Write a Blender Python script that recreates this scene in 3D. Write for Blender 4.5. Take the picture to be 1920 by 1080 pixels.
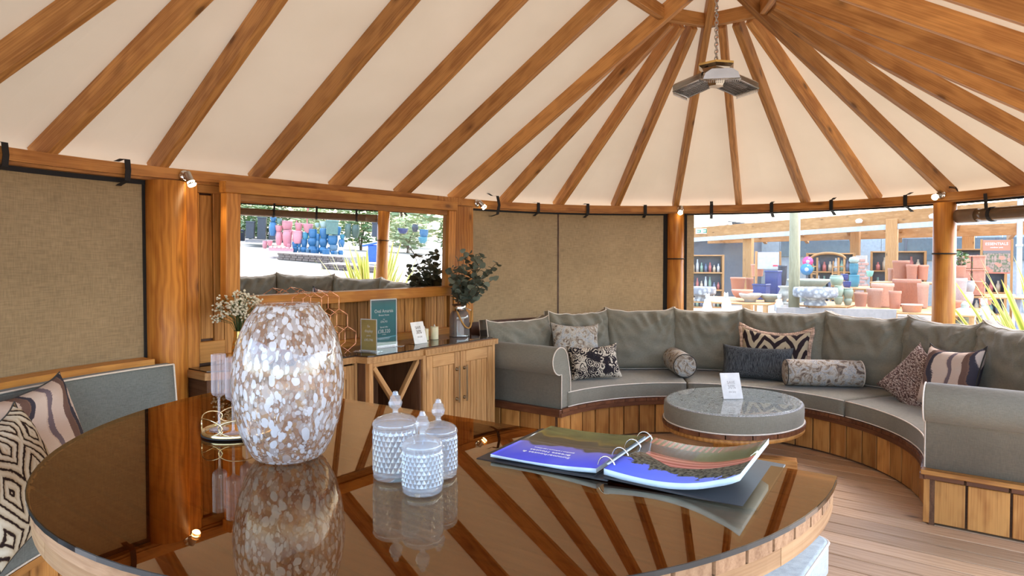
import bpy, math, random
from mathutils import Vector, Matrix, noise
PI = math.pi
def RAD(a): return a * PI / 180
random.seed(7)
sc = bpy.context.scene
COL = sc.collection
for o in list(bpy.data.objects): bpy.data.objects.remove(o)

# ------------------------------------------------------------------ camera, sky, sun, exposure
R = 2.2                      # inner radius of the ring beam; two half rings joined by a straight bay
S = 2.513                    # length of the straight bay: ring centres at (0,0) and (-S,0)
cam_d = bpy.data.cameras.new('camera'); cam = bpy.data.objects.new('camera', cam_d); COL.objects.link(cam)
cam.location = (-4.391, -1.645, 1.485)
cam.rotation_euler = (RAD(88.5), 0, RAD(37.07 - 90))
cam_d.sensor_width = 36; cam_d.lens = 24; cam_d.shift_y = -24.5 / 1920; cam_d.clip_start = 0.02
sc.camera = cam
world = bpy.data.worlds.new('sky'); sc.world = world; world.use_nodes = True
wn = world.node_tree; wn.nodes.clear()
sky = wn.nodes.new('ShaderNodeTexSky'); sky.sky_type = 'NISHITA'; sky.sun_disc = False
sky.sun_elevation = RAD(52); sky.sun_rotation = RAD(115); sky.air_density = 1.0; sky.dust_density = 2.5
bg = wn.nodes.new('ShaderNodeBackground'); bg.inputs['Strength'].default_value = 1.25
wo = wn.nodes.new('ShaderNodeOutputWorld')
wn.links.new(sky.outputs[0], bg.inputs[0]); wn.links.new(bg.outputs[0], wo.inputs[0])
sun_d = bpy.data.lights.new('sun', 'SUN'); sun = bpy.data.objects.new('sun', sun_d); COL.objects.link(sun)
sun_d.energy = 3.6; sun_d.angle = RAD(0.8); sun_d.color = (1, .94, .84)
SUN_DIR = Vector((-.40, -.52, 1.7)).normalized()          # towards the sun
sun.rotation_euler = SUN_DIR.to_track_quat('Z', 'Y').to_euler()
sc.view_settings.view_transform = 'Standard'; sc.view_settings.look = 'None'
sc.view_settings.gamma = 1; sc.view_settings.use_curve_mapping = False
sc.view_settings.exposure = 0.24
sc.cycles.max_bounces = 14; sc.cycles.transparent_max_bounces = 24
sc.cycles.diffuse_bounces = 6; sc.cycles.glossy_bounces = 6; sc.cycles.transmission_bounces = 10
sc.cycles.use_denoising = True
sc.cycles.sample_clamp_indirect = 6
sc.cycles.caustics_reflective = False; sc.cycles.caustics_refractive = False

# ------------------------------------------------------------------ materials
class NG:
    def __init__(s, name):
        s.m = bpy.data.materials.new(name); s.m.use_nodes = True; s.t = s.m.node_tree; s.t.nodes.clear()
        s.out = s.t.nodes.new('ShaderNodeOutputMaterial')
    def n(s, typ, ins=None, **at):
        nd = s.t.nodes.new('ShaderNode' + ('TexNoise' if typ == 'Noise' else typ))
        for k, v in at.items(): setattr(nd, k, v)
        for k, v in (ins or {}).items():
            if isinstance(v, bpy.types.Node): v = v.outputs[0]
            if isinstance(v, bpy.types.NodeSocket): s.t.links.new(v, nd.inputs[k])
            else: nd.inputs[k].default_value = v
        return nd
    def ramp(s, fac, stops, interp='LINEAR'):
        nd = s.n('ValToRGB', {0: fac}); cr = nd.color_ramp; cr.interpolation = interp
        while len(cr.elements) < len(stops): cr.elements.new(.5)
        for e, (p, c) in zip(cr.elements, stops):
            e.position = p; e.color = (c[0], c[1], c[2], 1) if hasattr(c, '__len__') else (c, c, c, 1)
        return nd
    def mix(s, fac, a, b, blend='MIX'):
        nd = s.n('Mix', data_type='RGBA', blend_type=blend)
        for i, v in ((0, fac), (6, a), (7, b)):
            if isinstance(v, bpy.types.Node): v = v.outputs[0]
            if isinstance(v, bpy.types.NodeSocket): s.t.links.new(v, nd.inputs[i])
            elif hasattr(v, '__len__'): nd.inputs[i].default_value = (v[0], v[1], v[2], 1)
            else: nd.inputs[i].default_value = v if i == 0 else (v, v, v, 1)
        return nd.outputs[2]
    def math(s, op, a, b=None, c=None, clamp=False):
        ins = {0: a}
        if b is not None: ins[1] = b
        if c is not None: ins[2] = c
        return s.n('Math', ins, operation=op, use_clamp=clamp).outputs[0]
    def grain(s, scale=(1, 1, 1), rnd=True):
        a = s.n('Attribute', attribute_name='grain').outputs['Vector']
        if rnd:
            r = s.n('ObjectInfo').outputs['Random']
            off = s.n('VectorMath', {0: s.n('CombineXYZ', {0: r, 1: r, 2: r}), 1: (37., 11., 17.)}, operation='MULTIPLY')
            a = s.n('VectorMath', {0: a, 1: off}, operation='ADD')
        return s.n('Mapping', {0: a, 'Scale': scale})
    def bsdf(s, color, rough=.5, bump=None, bstr=.2, bdist=.01, **kw):
        ins = {'Base Color': color if not (hasattr(color, '__len__') and len(color) == 3) else (*color, 1), 'Roughness': rough}
        for k, v in kw.items(): ins[k.replace('_', ' ')] = v
        p = s.n('BsdfPrincipled', ins)
        if bump is not None:
            b = s.n('Bump', {'Height': bump, 'Strength': bstr, 'Distance': bdist}); s.t.links.new(b.outputs[0], p.inputs['Normal'])
        return p
    def fres(s, ior, normal=None):      # same reflectance on both faces of a thin sheet
        b = s.n('NewGeometry').outputs['Backfacing']; f = s.n('Fresnel', {0: s.math('MULTIPLY_ADD', b, 1 / ior - ior, ior)})
        if normal is not None: s.t.links.new(normal, f.inputs['Normal'])
        return f.outputs[0]
    def done(s, sh):
        s.t.links.new(sh.outputs[0] if isinstance(sh, bpy.types.Node) else sh, s.out.inputs[0]); return s.m

def wood(name, light, dark, rough=.5, knot=.55, ringscale=1., var=.3, spec=.35):
    g = NG(name); v = g.grain()
    big = g.n('Noise', {'Vector': g.n('Mapping', {0: v, 'Scale': (.8, 7, 7)}), 'Scale': 1., 'Detail': 3., 'Distortion': .4})
    wav = g.n('TexWave', {'Vector': g.n('Mapping', {0: v, 'Scale': (.35, 1, 1)}), 'Scale': 9. * ringscale, 'Distortion': 7., 'Detail': 2., 'Detail Scale': 1.2}, bands_direction='Y')
    fine = g.n('Noise', {'Vector': g.n('Mapping', {0: v, 'Scale': (3, 150, 150)}), 'Scale': 1., 'Detail': 2.})
    vor = g.n('TexVoronoi', {'Vector': g.n('Mapping', {0: v, 'Scale': (4.2, 10., 10.)}), 'Scale': 1.})
    cellr = g.n('SeparateColor', {0: vor.outputs['Color']}).outputs[0]
    on = g.math('GREATER_THAN', cellr, 1 - knot * .45)
    k = g.ramp(vor.outputs['Distance'], [(.0, 1.), (.10, .9), (.15, .45), (.21, .25), (.3, 0.)])
    kf = g.math('MULTIPLY', on, k)
    f = g.math('ADD', g.math('MULTIPLY', big.outputs[0], .7), g.math('MULTIPLY', wav.outputs['Fac'], .28))
    f = g.math('ADD', f, g.math('MULTIPLY', g.math('SUBTRACT', fine.outputs[0], .5), .7))
    c = g.ramp(f, [(.22, dark), (.68, light)])
    r = g.n('ObjectInfo').outputs['Random']
    c = g.mix(1., c, g.ramp(r, [(0, 1 - var), (1, 1.)]), 'MULTIPLY')
    c = g.mix(g.math('MULTIPLY', kf, .85), c, tuple(x * .28 for x in dark))
    return g.done(g.bsdf(c, g.ramp(fine.outputs[0], [(.3, rough + .1), (.7, rough - .05)]), fine.outputs[0], .18, .004, Specular_IOR_Level=spec))

def fabric(name, c, var=.12, rough=.9, weave=(420, 420), bump=.25, trans=0.):
    g = NG(name); v = g.grain(rnd=False)
    a = g.n('Noise', {'Vector': g.n('Mapping', {0: v, 'Scale': (weave[0], weave[0], weave[0] * .09)}), 'Scale': 1., 'Detail': 1.})
    b = g.n('Noise', {'Vector': g.n('Mapping', {0: v, 'Scale': (weave[1] * .09, weave[1] * .09, weave[1])}), 'Scale': 1., 'Detail': 1.})
    w = g.math('MULTIPLY', g.math('ADD', a.outputs[0], b.outputs[0]), .5)
    big = g.n('Noise', {'Vector': v, 'Scale': 3., 'Detail': 3.})
    col = g.ramp(w, [(.36, tuple(x * (1 - 1.6 * var) for x in c)), (.64, tuple(x * (1 + 1.3 * var) for x in c))])
    col = g.mix(1., col, g.ramp(big.outputs[0], [(.3, .9), (.7, 1.06)]), 'MULTIPLY')
    p = g.bsdf(col, rough, w, bump, .003, Specular_IOR_Level=.15, Sheen_Weight=.15)
    if trans:
        t = g.n('BsdfTranslucent', {'Color': col}); return g.done(g.n('MixShader', {0: trans, 1: p, 2: t}))
    return g.done(p)

def plain(name, c, rough=.5, metal=0., **kw):
    g = NG(name); n = g.n('Noise', {'Vector': g.n('TexCoord').outputs['Object'], 'Scale': 14., 'Detail': 3.})
    col = g.mix(1., c, g.ramp(n.outputs[0], [(.3, .88), (.7, 1.08)]), 'MULTIPLY')
    if name[:4] == 'pot_': col = g.mix(1., col, g.ramp(g.n('ObjectInfo').outputs['Random'], [(0, .82), (1, 1.2)]), 'MULTIPLY')
    return g.done(g.bsdf(col, rough, Metallic=metal, **kw))

def emit(name, c, st):
    g = NG(name); return g.done(g.n('Emission', {0: (*c, 1), 1: st}))

MAT = {}
MAT['post'] = wood('pine_post', (.69, .285, .05), (.42, .135, .02), .42, .5)
MAT['rafter'] = wood('rafter_pine', (.70, .34, .10), (.40, .165, .042), .5, .6, var=.35)
MAT['beam'] = wood('beam_pine', (.62, .28, .07), (.34, .125, .026), .42, .35)
MAT['panel'] = wood('panel_pine', (.66, .305, .08), (.37, .145, .03), .5, .6, var=.4)
MAT['frame'] = wood('frame_pine', (.74, .33, .065), (.50, .18, .03), .38, .3)
MAT['base'] = wood('bench_pine', (.66, .31, .085), (.38, .14, .03), .45, .55, var=.4)
MAT['ledge'] = wood('ledge_stained', (.20, .075, .032), (.10, .032, .014), .4, .2)
MAT['deck'] = wood('deck_board', (.60, .385, .22), (.47, .28, .145), .55, .35, var=.3)
MAT['side'] = wood('sideboard_pine', (.60, .325, .125), (.41, .19, .06), .48, .4, var=.25)
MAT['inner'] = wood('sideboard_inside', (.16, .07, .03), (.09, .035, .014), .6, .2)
MAT['table'] = wood('table_edge_pine', (.58, .34, .16), (.38, .19, .08), .5, .35, var=.45)
MAT['tabledark'] = wood('table_plank_pine', (.40, .225, .115), (.26, .13, .06), .5, .3, var=.3)
MAT['darkrail'] = wood('dark_rail', (.13, .05, .025), (.06, .022, .01), .4, .2)
MAT['pergola'] = wood('pergola_timber', (.50, .265, .10), (.36, .17, .055), .6, .3)
MAT['palepost'] = wood('pale_round_post', (.30, .275, .17), (.22, .20, .12), .7, .2)
MAT['grey'] = fabric('grey_canvas', (.215, .196, .152), .09)
MAT['greyd'] = fabric('grey_canvas_bench', (.165, .178, .165))
MAT['stool'] = fabric('pale_grey_canvas', (.36, .40, .40))
MAT['piping'] = fabric('cream_piping', (.74, .64, .54), .05)
MAT['gusset'] = fabric('dark_gusset', (.05, .045, .04))
MAT['blind'] = fabric('tan_blind_cloth', (.26, .168, .082), .11, .95, (190, 150), .15, .22)
MAT['strap'] = plain('black_strap', (.014, .013, .013), .8)
MAT['black'] = plain('black_trim', (.02, .018, .017), .6)
MAT['chrome'] = plain('chrome', (.75, .74, .72), .12, 1.)
MAT['steel'] = plain('brushed_steel', (.55, .53, .5), .28, 1.)
MAT['brass'] = plain('brass', (.78, .56, .22), .22, 1.)
MAT['palegold'] = plain('pale_gold', (.82, .72, .48), .15, 1.)
MAT['copper'] = plain('copper_wire', (.86, .42, .26), .25, 1.)
MAT['bronze'] = plain('bronze_handle', (.32, .24, .15), .3, 1.)
MAT['bulb'] = emit('warm_bulb', (1., .82, .5), 14.)
MAT['white'] = plain('white_print', (.82, .80, .78), .5)
MAT['ink'] = plain('brown_ink', (.16, .11, .08), .6)
MAT['greyink'] = plain('grey_ink', (.45, .42, .40), .6)
MAT['teal'] = plain('teal_print', (.035, .20, .22), .35)
MAT['gold'] = plain('gold_print', (.50, .37, .12), .4)
MAT['wax'] = plain('cream_wax', (.80, .72, .48), .5, Subsurface_Weight=.2)
MAT['lidark'] = plain('binder_cover', (.028, .03, .036), .42)
MAT['page'] = plain('page_edge', (.68, .80, .88), .6)

def lining():
    g = NG('cream_roof_lining'); tc = g.n('TexCoord').outputs['Object']
    n = g.n('Noise', {'Vector': tc, 'Scale': 2.2, 'Detail': 3.})
    c = g.ramp(n.outputs[0], [(.3, (.545, .45, .33)), (.7, (.59, .49, .365))])
    d = g.n('BsdfDiffuse', {0: c}); t = g.n('BsdfTranslucent', {0: g.mix(1., c, (1., .93, .82), 'MULTIPLY')})
    return g.done(g.n('MixShader', {0: .12, 1: d, 2: t}))
MAT['lining'] = lining()

def clear_pane():
    g = NG('clear_window_vinyl'); tc = g.n('TexCoord').outputs['Object']
    n = g.n('Noise', {'Vector': g.n('Mapping', {0: tc, 'Scale': (3, 3, 1)}), 'Scale': 2.4, 'Detail': 6., 'Roughness': .7})
    haze = g.ramp(n.outputs[0], [(.42, .03), (.75, .16)])
    tr = g.n('BsdfTransparent', {0: (.95, .96, .95, 1)}); d = g.n('BsdfDiffuse', {0: (.8, .82, .82, 1)})
    bmp = g.n('Bump', {'Height': n.outputs[0], 'Strength': .25, 'Distance': .02})
    gl = g.n('BsdfGlossy', {0: (.9, .9, .9, 1), 'Roughness': .06}); g.t.links.new(bmp.outputs[0], gl.inputs['Normal'])
    a = g.n('MixShader', {0: haze, 1: tr, 2: d})
    return g.done(g.n('MixShader', {0: g.math('MULTIPLY', g.fres(1.4), .8), 1: a, 2: gl}))
MAT['pane'] = clear_pane()

def bronze_glass():
    g = NG('bronze_table_glass')
    fr = g.fres(2.05)
    tr = g.n('BsdfTransparent', {0: (.62, .43, .25, 1)})
    gl = g.n('BsdfGlossy', {0: (.98, .80, .56, 1), 'Roughness': .004})
    return g.done(g.n('MixShader', {0: fr, 1: tr, 2: gl}))
MAT['bronzeglass'] = bronze_glass()
MAT['glassedge'] = plain('black_glass_edge', (.015, .014, .014), .1)

def thin_glass(name, tint, ior=1.5, rough=.02, white_sheen=0., one=False):
    g = NG(name)
    tr = g.n('BsdfTransparent', {0: (*tint, 1)}); gl = g.n('BsdfGlossy', {0: (1, 1, 1, 1), 'Roughness': rough})
    f = g.fres(ior)
    if one: f = g.math('MULTIPLY', f, g.math('SUBTRACT', 1., g.n('NewGeometry').outputs['Backfacing']))
    sh = g.n('MixShader', {0: f, 1: tr, 2: gl})
    if white_sheen: sh = g.n('MixShader', {0: white_sheen, 1: sh, 2: g.n('BsdfDiffuse', {0: (.85, .88, .92, 1)})})  # painted sheen: flat white mixed in to brighten the clear glass
    return g.done(sh)
MAT['pinkglass'] = thin_glass('pink_flute_glass', (.90, .79, .82), 1.75, .03, .20)
MAT['acrylic'] = thin_glass('clear_acrylic', (.93, .94, .95), 1.5)
MAT['tableglass'] = thin_glass('coffee_table_glass', (.93, .97, .97), 1.5, .01, 0., True)
MAT['smokeglass'] = thin_glass('smoked_lantern_glass', (.40, .34, .31), 1.9, .04, .10)
def cut_glass(name, tint):
    g = NG(name)
    tr = g.n('BsdfTransparent', {0: (*tint, 1)}); gl = g.n('BsdfGlossy', {0: (1, 1, 1, 1), 'Roughness': .03})
    d = g.n('BsdfDiffuse', {0: (.86, .92, .98, 1)}); tl = g.n('BsdfTranslucent', {0: (.86, .92, .98, 1)}); w = g.n('MixShader', {0: .5, 1: d, 2: tl})
    a = g.n('MixShader', {0: .24, 1: tr, 2: w})
    return g.done(g.n('MixShader', {0: g.fres(1.7), 1: a, 2: gl}))
MAT['cut'] = cut_glass('cut_glass', (.96, .975, 1.))
def mirror():
    g = NG('mirror_glass'); return g.done(g.n('BsdfGlossy', {0: (.93, .94, .93, 1), 'Roughness': 0.}))
MAT['mirror'] = mirror()

def vase_glass():
    g = NG('speckled_vase_glass'); v = g.grain(rnd=False)
    base = g.n('Noise', {'Vector': v, 'Scale': 14., 'Detail': 2.})
    vv = g.n('VectorMath', {0: v, 1: g.n('VectorMath', {0: base.outputs['Color'], 1: (.035, .035, .035)}, operation='MULTIPLY')}, operation='ADD')
    def blobs(scale, off, thr):
        m = g.n('Mapping', {0: vv, 'Location': off, 'Rotation': (.0, .35, .0), 'Scale': (1., 1., .55)})
        vo = g.n('TexVoronoi', {'Vector': m, 'Scale': scale, 'Randomness': 1.})
        rnd = g.n('SeparateColor', {0: vo.outputs['Color']})
        size = g.math('MULTIPLY_ADD', rnd.outputs[0], .34, thr)
        e = g.math('SUBTRACT', size, vo.outputs['Distance'])
        return g.ramp(g.math('MULTIPLY_ADD', e, 9., .5), [(.4, 0.), (.6, 1.)]), rnd
    w1, r1 = blobs(50., (0, 0, 0), .19); w2, r2 = blobs(82., (3, 1, 2), .14); w3, r4 = blobs(34., (5, 8, 3), .16)
    am, r3 = blobs(56., (7, 4, 1), .13)
    clear = g.n('BsdfTransparent', {0: (.90, .83, .78, 1)})
    haze = g.n('BsdfDiffuse', {0: (.74, .62, .54, 1)})
    glass = g.n('MixShader', {0: .20, 1: clear, 2: g.n('MixShader', {0: .5, 1: haze, 2: g.n('BsdfTranslucent', {0: (.66, .50, .40, 1)})})})
    amb = g.n('BsdfDiffuse', {0: (.50, .34, .21, 1)}); ambt = g.n('MixShader', {0: .55, 1: amb, 2: g.n('BsdfTransparent', {0: (.75, .5, .3, 1)})})
    wh = g.n('BsdfDiffuse', {0: (.82, .84, .90, 1)}); wht = g.n('BsdfTranslucent', {0: (.82, .84, .9, 1)})
    white = g.n('MixShader', {0: .35, 1: wh, 2: wht})
    a = g.n('MixShader', {0: am, 1: glass, 2: ambt})
    a = g.n('MixShader', {0: g.math('MULTIPLY', w3, .32), 1: a, 2: white}); a = g.n('MixShader', {0: g.math('MULTIPLY', w2, .6), 1: a, 2: white}); a = g.n('MixShader', {0: g.math('MULTIPLY', w1, .88), 1: a, 2: white})
    bmp = g.n('Bump', {'Height': base.outputs[0], 'Strength': .25, 'Distance': .01})
    gl = g.n('BsdfGlossy', {0: (1, 1, 1, 1), 'Roughness': .02}); g.t.links.new(bmp.outputs[0], gl.inputs['Normal'])
    fr = g.fres(1.7)
    return g.done(g.n('MixShader', {0: fr, 1: a, 2: gl}))
MAT['vase'] = vase_glass()

def pattern(name, build):
    g = NG(name); v = g.grain(rnd=False); c, b = build(g, v)
    return g.done(g.bsdf(c, .92, b, .3, .004, Specular_IOR_Level=.1))
def p_zebra(g, v):
    x = g.n('SeparateXYZ', {0: v}); ax = g.math('ABSOLUTE', g.math('SUBTRACT', g.math('PINGPONG', g.math('ADD', x.outputs[0], 1.02), .17), .085))
    n = g.n('Noise', {'Vector': g.n('Mapping', {0: v, 'Scale': (5, 5, 5)}), 'Scale': 1., 'Detail': 2.})
    ph = g.math('ADD', g.math('MULTIPLY', ax, 80.), g.math('MULTIPLY', x.outputs[2], 52.))
    ph = g.math('ADD', ph, g.math('MULTIPLY', n.outputs[0], 11.))
    w = g.math('SINE', ph)
    f = g.n('Noise', {'Vector': v, 'Scale': 300.})
    return g.mix(.15, g.ramp(g.math('MULTIPLY_ADD', w, .5, .5), [(.46, (.028, .018, .02)), (.56, (.42, .33, .22))]), f.outputs[0], 'OVERLAY'), f.outputs[0]
MAT['zebra'] = pattern('zebra_print', p_zebra)
def p_stripe(g, v):
    n = g.n('Noise', {'Vector': g.n('Mapping', {0: v, 'Scale': (2.5, 1, 3.2)}), 'Scale': 1., 'Detail': 1.})
    x = g.n('SeparateXYZ', {0: v})
    f1 = g.n('Noise', {'Vector': g.n('Mapping', {0: v, 'Scale': (60, 60, 300)}), 'Scale': 1.})
    q = g.math('ADD', g.math('MULTIPLY', x.outputs[0], 3.1), g.math('MULTIPLY', n.outputs[0], 1.7))
    q = g.math('ADD', q, g.math('MULTIPLY', f1.outputs[0], .06))
    fr = g.math('FRACT', g.math('ADD', q, 10.))
    c = g.ramp(fr, [(0, (.58, .45, .37)), (.30, (.58, .45, .37)), (.33, (.16, .095, .075)), (.47, (.20, .12, .09)), (.50, (.055, .05, .065)), (.58, (.07, .06, .075)), (.60, (.62, .50, .42)), (.86, (.55, .42, .34)), (.89, (.17, .13, .145)), (1., (.19, .15, .16))], 'CONSTANT')
    return c, f1.outputs[0]
MAT['stripe'] = pattern('wavy_stripe_print', p_stripe)
def p_flower(g, v):
    n = g.n('Noise', {'Vector': v, 'Scale': 16., 'Detail': 3.})
    vv = g.n('VectorMath', {0: v, 1: g.n('VectorMath', {0: n.outputs['Color'], 1: (.05, .05, .05)}, operation='MULTIPLY')}, operation='ADD')
    vo = g.n('TexVoronoi', {'Vector': vv, 'Scale': 17.}); w = g.math('SINE', g.math('MULTIPLY', vo.outputs['Distance'], 24.))
    r = g.n('SeparateColor', {0: vo.outputs['Color']}).outputs[0]
    s = g.math('ADD', w, g.math('MULTIPLY_ADD', r, -2.2, .95)); s = g.math('ADD', s, g.math('MULTIPLY', g.math('SUBTRACT', n.outputs[0], .5), 2.4))
    return g.ramp(g.math('MULTIPLY_ADD', s, .5, .5), [(.42, (.022, .018, .022)), (.6, (.10, .075, .06)), (.72, (.58, .50, .40))]), n.outputs[0]
MAT['flower'] = pattern('dark_flower_print', p_flower)
def p_jungle(g, v):
    n = g.n('Noise', {'Vector': v, 'Scale': 13., 'Detail': 5., 'Distortion': 2.2}); n2 = g.n('Noise', {'Vector': v, 'Scale': 48., 'Detail': 3., 'Distortion': 3.})
    c = g.ramp(n.outputs[0], [(.34, (.16, .12, .10)), (.43, (.40, .31, .23)), (.52, (.60, .54, .46)), (.61, (.42, .42, .43)), (.74, (.70, .64, .55))])
    return g.mix(.75, c, g.ramp(n2.outputs[0], [(.4, .35), (.52, .95), (.6, .5)]), 'MULTIPLY'), n2.outputs[0]
MAT['jungle'] = pattern('jungle_print', p_jungle)
def p_tweed(g, v):
    n = g.n('Noise', {'Vector': g.n('Mapping', {0: v, 'Scale': (70, 70, 150)}), 'Scale': 1., 'Detail': 3.})
    return g.ramp(n.outputs[0], [(.36, (.035, .022, .022)), (.5, (.20, .12, .10)), (.6, (.44, .36, .31))]), n.outputs[0]
MAT['tweed'] = pattern('speckled_tweed', p_tweed)
def p_linen(g, v):
    n = g.n('Noise', {'Vector': g.n('Mapping', {0: v, 'Scale': (260, 260, 22)}), 'Scale': 1., 'Detail': 2.})
    return g.ramp(n.outputs[0], [(.35, (.022, .024, .028)), (.66, (.10, .105, .11))]), n.outputs[0]
MAT['linen'] = pattern('charcoal_linen', p_linen)
def p_diamond(g, v):
    n = g.n('Noise', {'Vector': v, 'Scale': 90., 'Detail': 1.}); big = g.n('Noise', {'Vector': v, 'Scale': 5., 'Detail': 1.})
    s = g.n('SeparateXYZ', {0: v}); P = .33
    x = g.math('SUBTRACT', g.math('PINGPONG', g.math('ADD', s.outputs[0], 2.0), P / 2), P / 4); z = g.math('SUBTRACT', g.math('PINGPONG', g.math('ADD', s.outputs[2], 2.03), P * .8), P * .4)
    d = g.math('ADD', g.math('ABSOLUTE', g.math('MULTIPLY', x, 1.25)), g.math('ABSOLUTE', g.math('MULTIPLY', z, .8)))
    d = g.math('ADD', d, g.math('MULTIPLY', big.outputs[0], .13)); d = g.math('ADD', d, g.math('MULTIPLY', n.outputs[0], .011))
    w = g.math('SINE', g.math('MULTIPLY', d, 150.))
    return g.ramp(g.math('MULTIPLY_ADD', w, .5, .5), [(.05, (.025, .014, .012)), (.16, (.14, .085, .05)), (.24, (.47, .38, .26)), (1., (.60, .51, .38))]), g.math('MULTIPLY', w, -1.)
MAT['diamond'] = pattern('beaded_diamond_print', p_diamond)

# ------------------------------------------------------------------ geometry helpers
class MB:
    """collects shapes in local coordinates; 'grain' keeps each piece's own unrotated coordinates (x along the grain)"""
    def __init__(s): s.v = []; s.f = []; s.g = []; s.mi = []; s.sm = []
    def add(s, vs, fs, g=None, mi=0, smooth=False, M=None):
        n = len(s.v); g = g or vs
        s.g += [tuple(x) for x in g]
        s.v += [tuple(M @ Vector(x)) if M else tuple(x) for x in vs]
        for f in fs: s.f.append([n + i for i in f]); s.mi.append(mi); s.sm.append(smooth)
        return s
    def box(s, c, d, b=.003, M=None, mi=0, axis=None):
        hx, hy, hz = d[0] / 2, d[1] / 2, d[2] / 2; b = min(b, hx * .6, hy * .6, hz * .6)
        vs = []; idx = {}
        if b <= 0:
            for sx in (-1, 1):
                for sy in (-1, 1):
                    for sz in (-1, 1): vs.append((sx * hx, sy * hy, sz * hz))
            fs = [(0, 1, 3, 2), (4, 6, 7, 5), (0, 4, 5, 1), (2, 3, 7, 6), (0, 2, 6, 4), (1, 5, 7, 3)]
        else:
            for sx in (-1, 1):
                for sy in (-1, 1):
                    for sz in (-1, 1):
                        for a in range(3):
                            p = [sx * (hx - b), sy * (hy - b), sz * (hz - b)]; p[a] = (sx, sy, sz)[a] * (hx, hy, hz)[a]
                            idx[(sx, sy, sz, a)] = len(vs); vs.append(tuple(p))
            fs = []
            def fix(f, nrm):
                a, bb, c2 = (Vector(vs[i]) for i in f[:3])
                fs.append(f if (bb - a).cross(c2 - a).dot(Vector(nrm)) > 0 else f[::-1])
            for a in range(3):
                o = [i for i in range(3) if i != a]
                for sg in (-1, 1):
                    f = []
                    for p, q in ((-1, -1), (1, -1), (1, 1), (-1, 1)):
                        k = [0, 0, 0]; k[a] = sg; k[o[0]] = p; k[o[1]] = q; f.append(idx[(*k, a)])
                    nr = [0, 0, 0]; nr[a] = sg; fix(f, nr)
                for p in (-1, 1):
                    for q in (-1, 1):
                        k1 = [0, 0, 0]; k1[o[0]] = p; k1[o[1]] = q; k1[a] = -1; k2 = list(k1); k2[a] = 1
                        fix([idx[(*k1, o[0])], idx[(*k1, o[1])], idx[(*k2, o[1])], idx[(*k2, o[0])]], k1[:a] + [0] + k1[a + 1:])
            for sx in (-1, 1):
                for sy in (-1, 1):
                    for sz in (-1, 1): fix([idx[(sx, sy, sz, 0)], idx[(sx, sy, sz, 1)], idx[(sx, sy, sz, 2)]], (sx, sy, sz))
        ax = axis if axis is not None else max(range(3), key=lambda i: d[i]); o = [i for i in range(3) if i != ax]
        r = random.random() * 9
        g = [(p[ax] + r, p[o[0]] + r * .7, p[o[1]] + r * .3) for p in vs]
        vs = [(p[0] + c[0], p[1] + c[1], p[2] + c[2]) for p in vs]
        return s.add(vs, fs, g, mi, False, M)
    def beam(s, p0, p1, w, h, b=.003, up=(0, 0, 1), mi=0):
        p0 = Vector(p0); p1 = Vector(p1); x = (p1 - p0); L = x.length; x.normalize()
        y = Vector(up).cross(x); y = y.normalized() if y.length > 1e-6 else Vector((0, 1, 0)); z = x.cross(y)
        M = Matrix((x, y, z)).transposed().to_4x4(); M.translation = (p0 + p1) / 2
        return s.box((0, 0, 0), (L, w, h), b, M, mi, 0)
    def lathe(s, prof, n=24, M=None, mi=0, smooth=True, flute=0., caps=True, a0=0, a1=2 * PI):
        vs = []; fs = []; full = abs(a1 - a0 - 2 * PI) < 1e-6; m = n if full else n + 1
        for (r, z) in prof:
            for i in range(m):
                a = a0 + (a1 - a0) * i / n; rr = r * (1 + (flute if i % 2 else 0)); vs.append((rr * math.cos(a), rr * math.sin(a), z))
        k = len(prof)
        for j in range(k - 1):
            for i in range(n):
                i2 = (i + 1) % m; fs.append((j * m + i, j * m + i2, (j + 1) * m + i2, (j + 1) * m + i))
        if caps and full:
            if prof[0][0] > 1e-5: fs.append(tuple(range(m))[::-1])
            if prof[-1][0] > 1e-5: fs.append(tuple((k - 1) * m + i for i in range(m)))
        g = [(v[2], v[0], v[1]) for v in vs] if mi == -1 else vs
        return s.add(vs, fs, g, max(mi, 0), smooth, M)
    def tube(s, pts, r, n=6, mi=0, closed=False, M=None):
        pts = [Vector(p) for p in pts]; vs = []; fs = []; K = len(pts); prev = None
        for i, p in enumerate(pts):
            if closed: t = pts[(i + 1) % K] - pts[i - 1]
            else: t = pts[min(i + 1, K - 1)] - pts[max(i - 1, 0)]
            if t.length < 1e-9: t = Vector((0, 0, 1))
            t.normalize()
            if prev is None:
                u = t.orthogonal().normalized()
            else:
                u = prev - t * prev.dot(t); u = u.normalized() if u.length > 1e-6 else t.orthogonal().normalized()
            prev = u; w = t.cross(u); rr = r[i] if hasattr(r, '__len__') else r
            for k in range(n):
                a = 2 * PI * k / n; vs.append(tuple(p + u * rr * math.cos(a) + w * rr * math.sin(a)))
        for i in range(K if closed else K - 1):
            for k in range(n):
                a, b = i * n + k, i * n + (k + 1) % n; c, d = ((i + 1) % K) * n + (k + 1) % n, ((i + 1) % K) * n + k
                fs.append((a, b, c, d))
        if not closed: fs.append(tuple(range(n))[::-1]); fs.append(tuple((K - 1) * n + k for k in range(n)))
        return s.add(vs, fs, None, mi, True, M)
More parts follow.
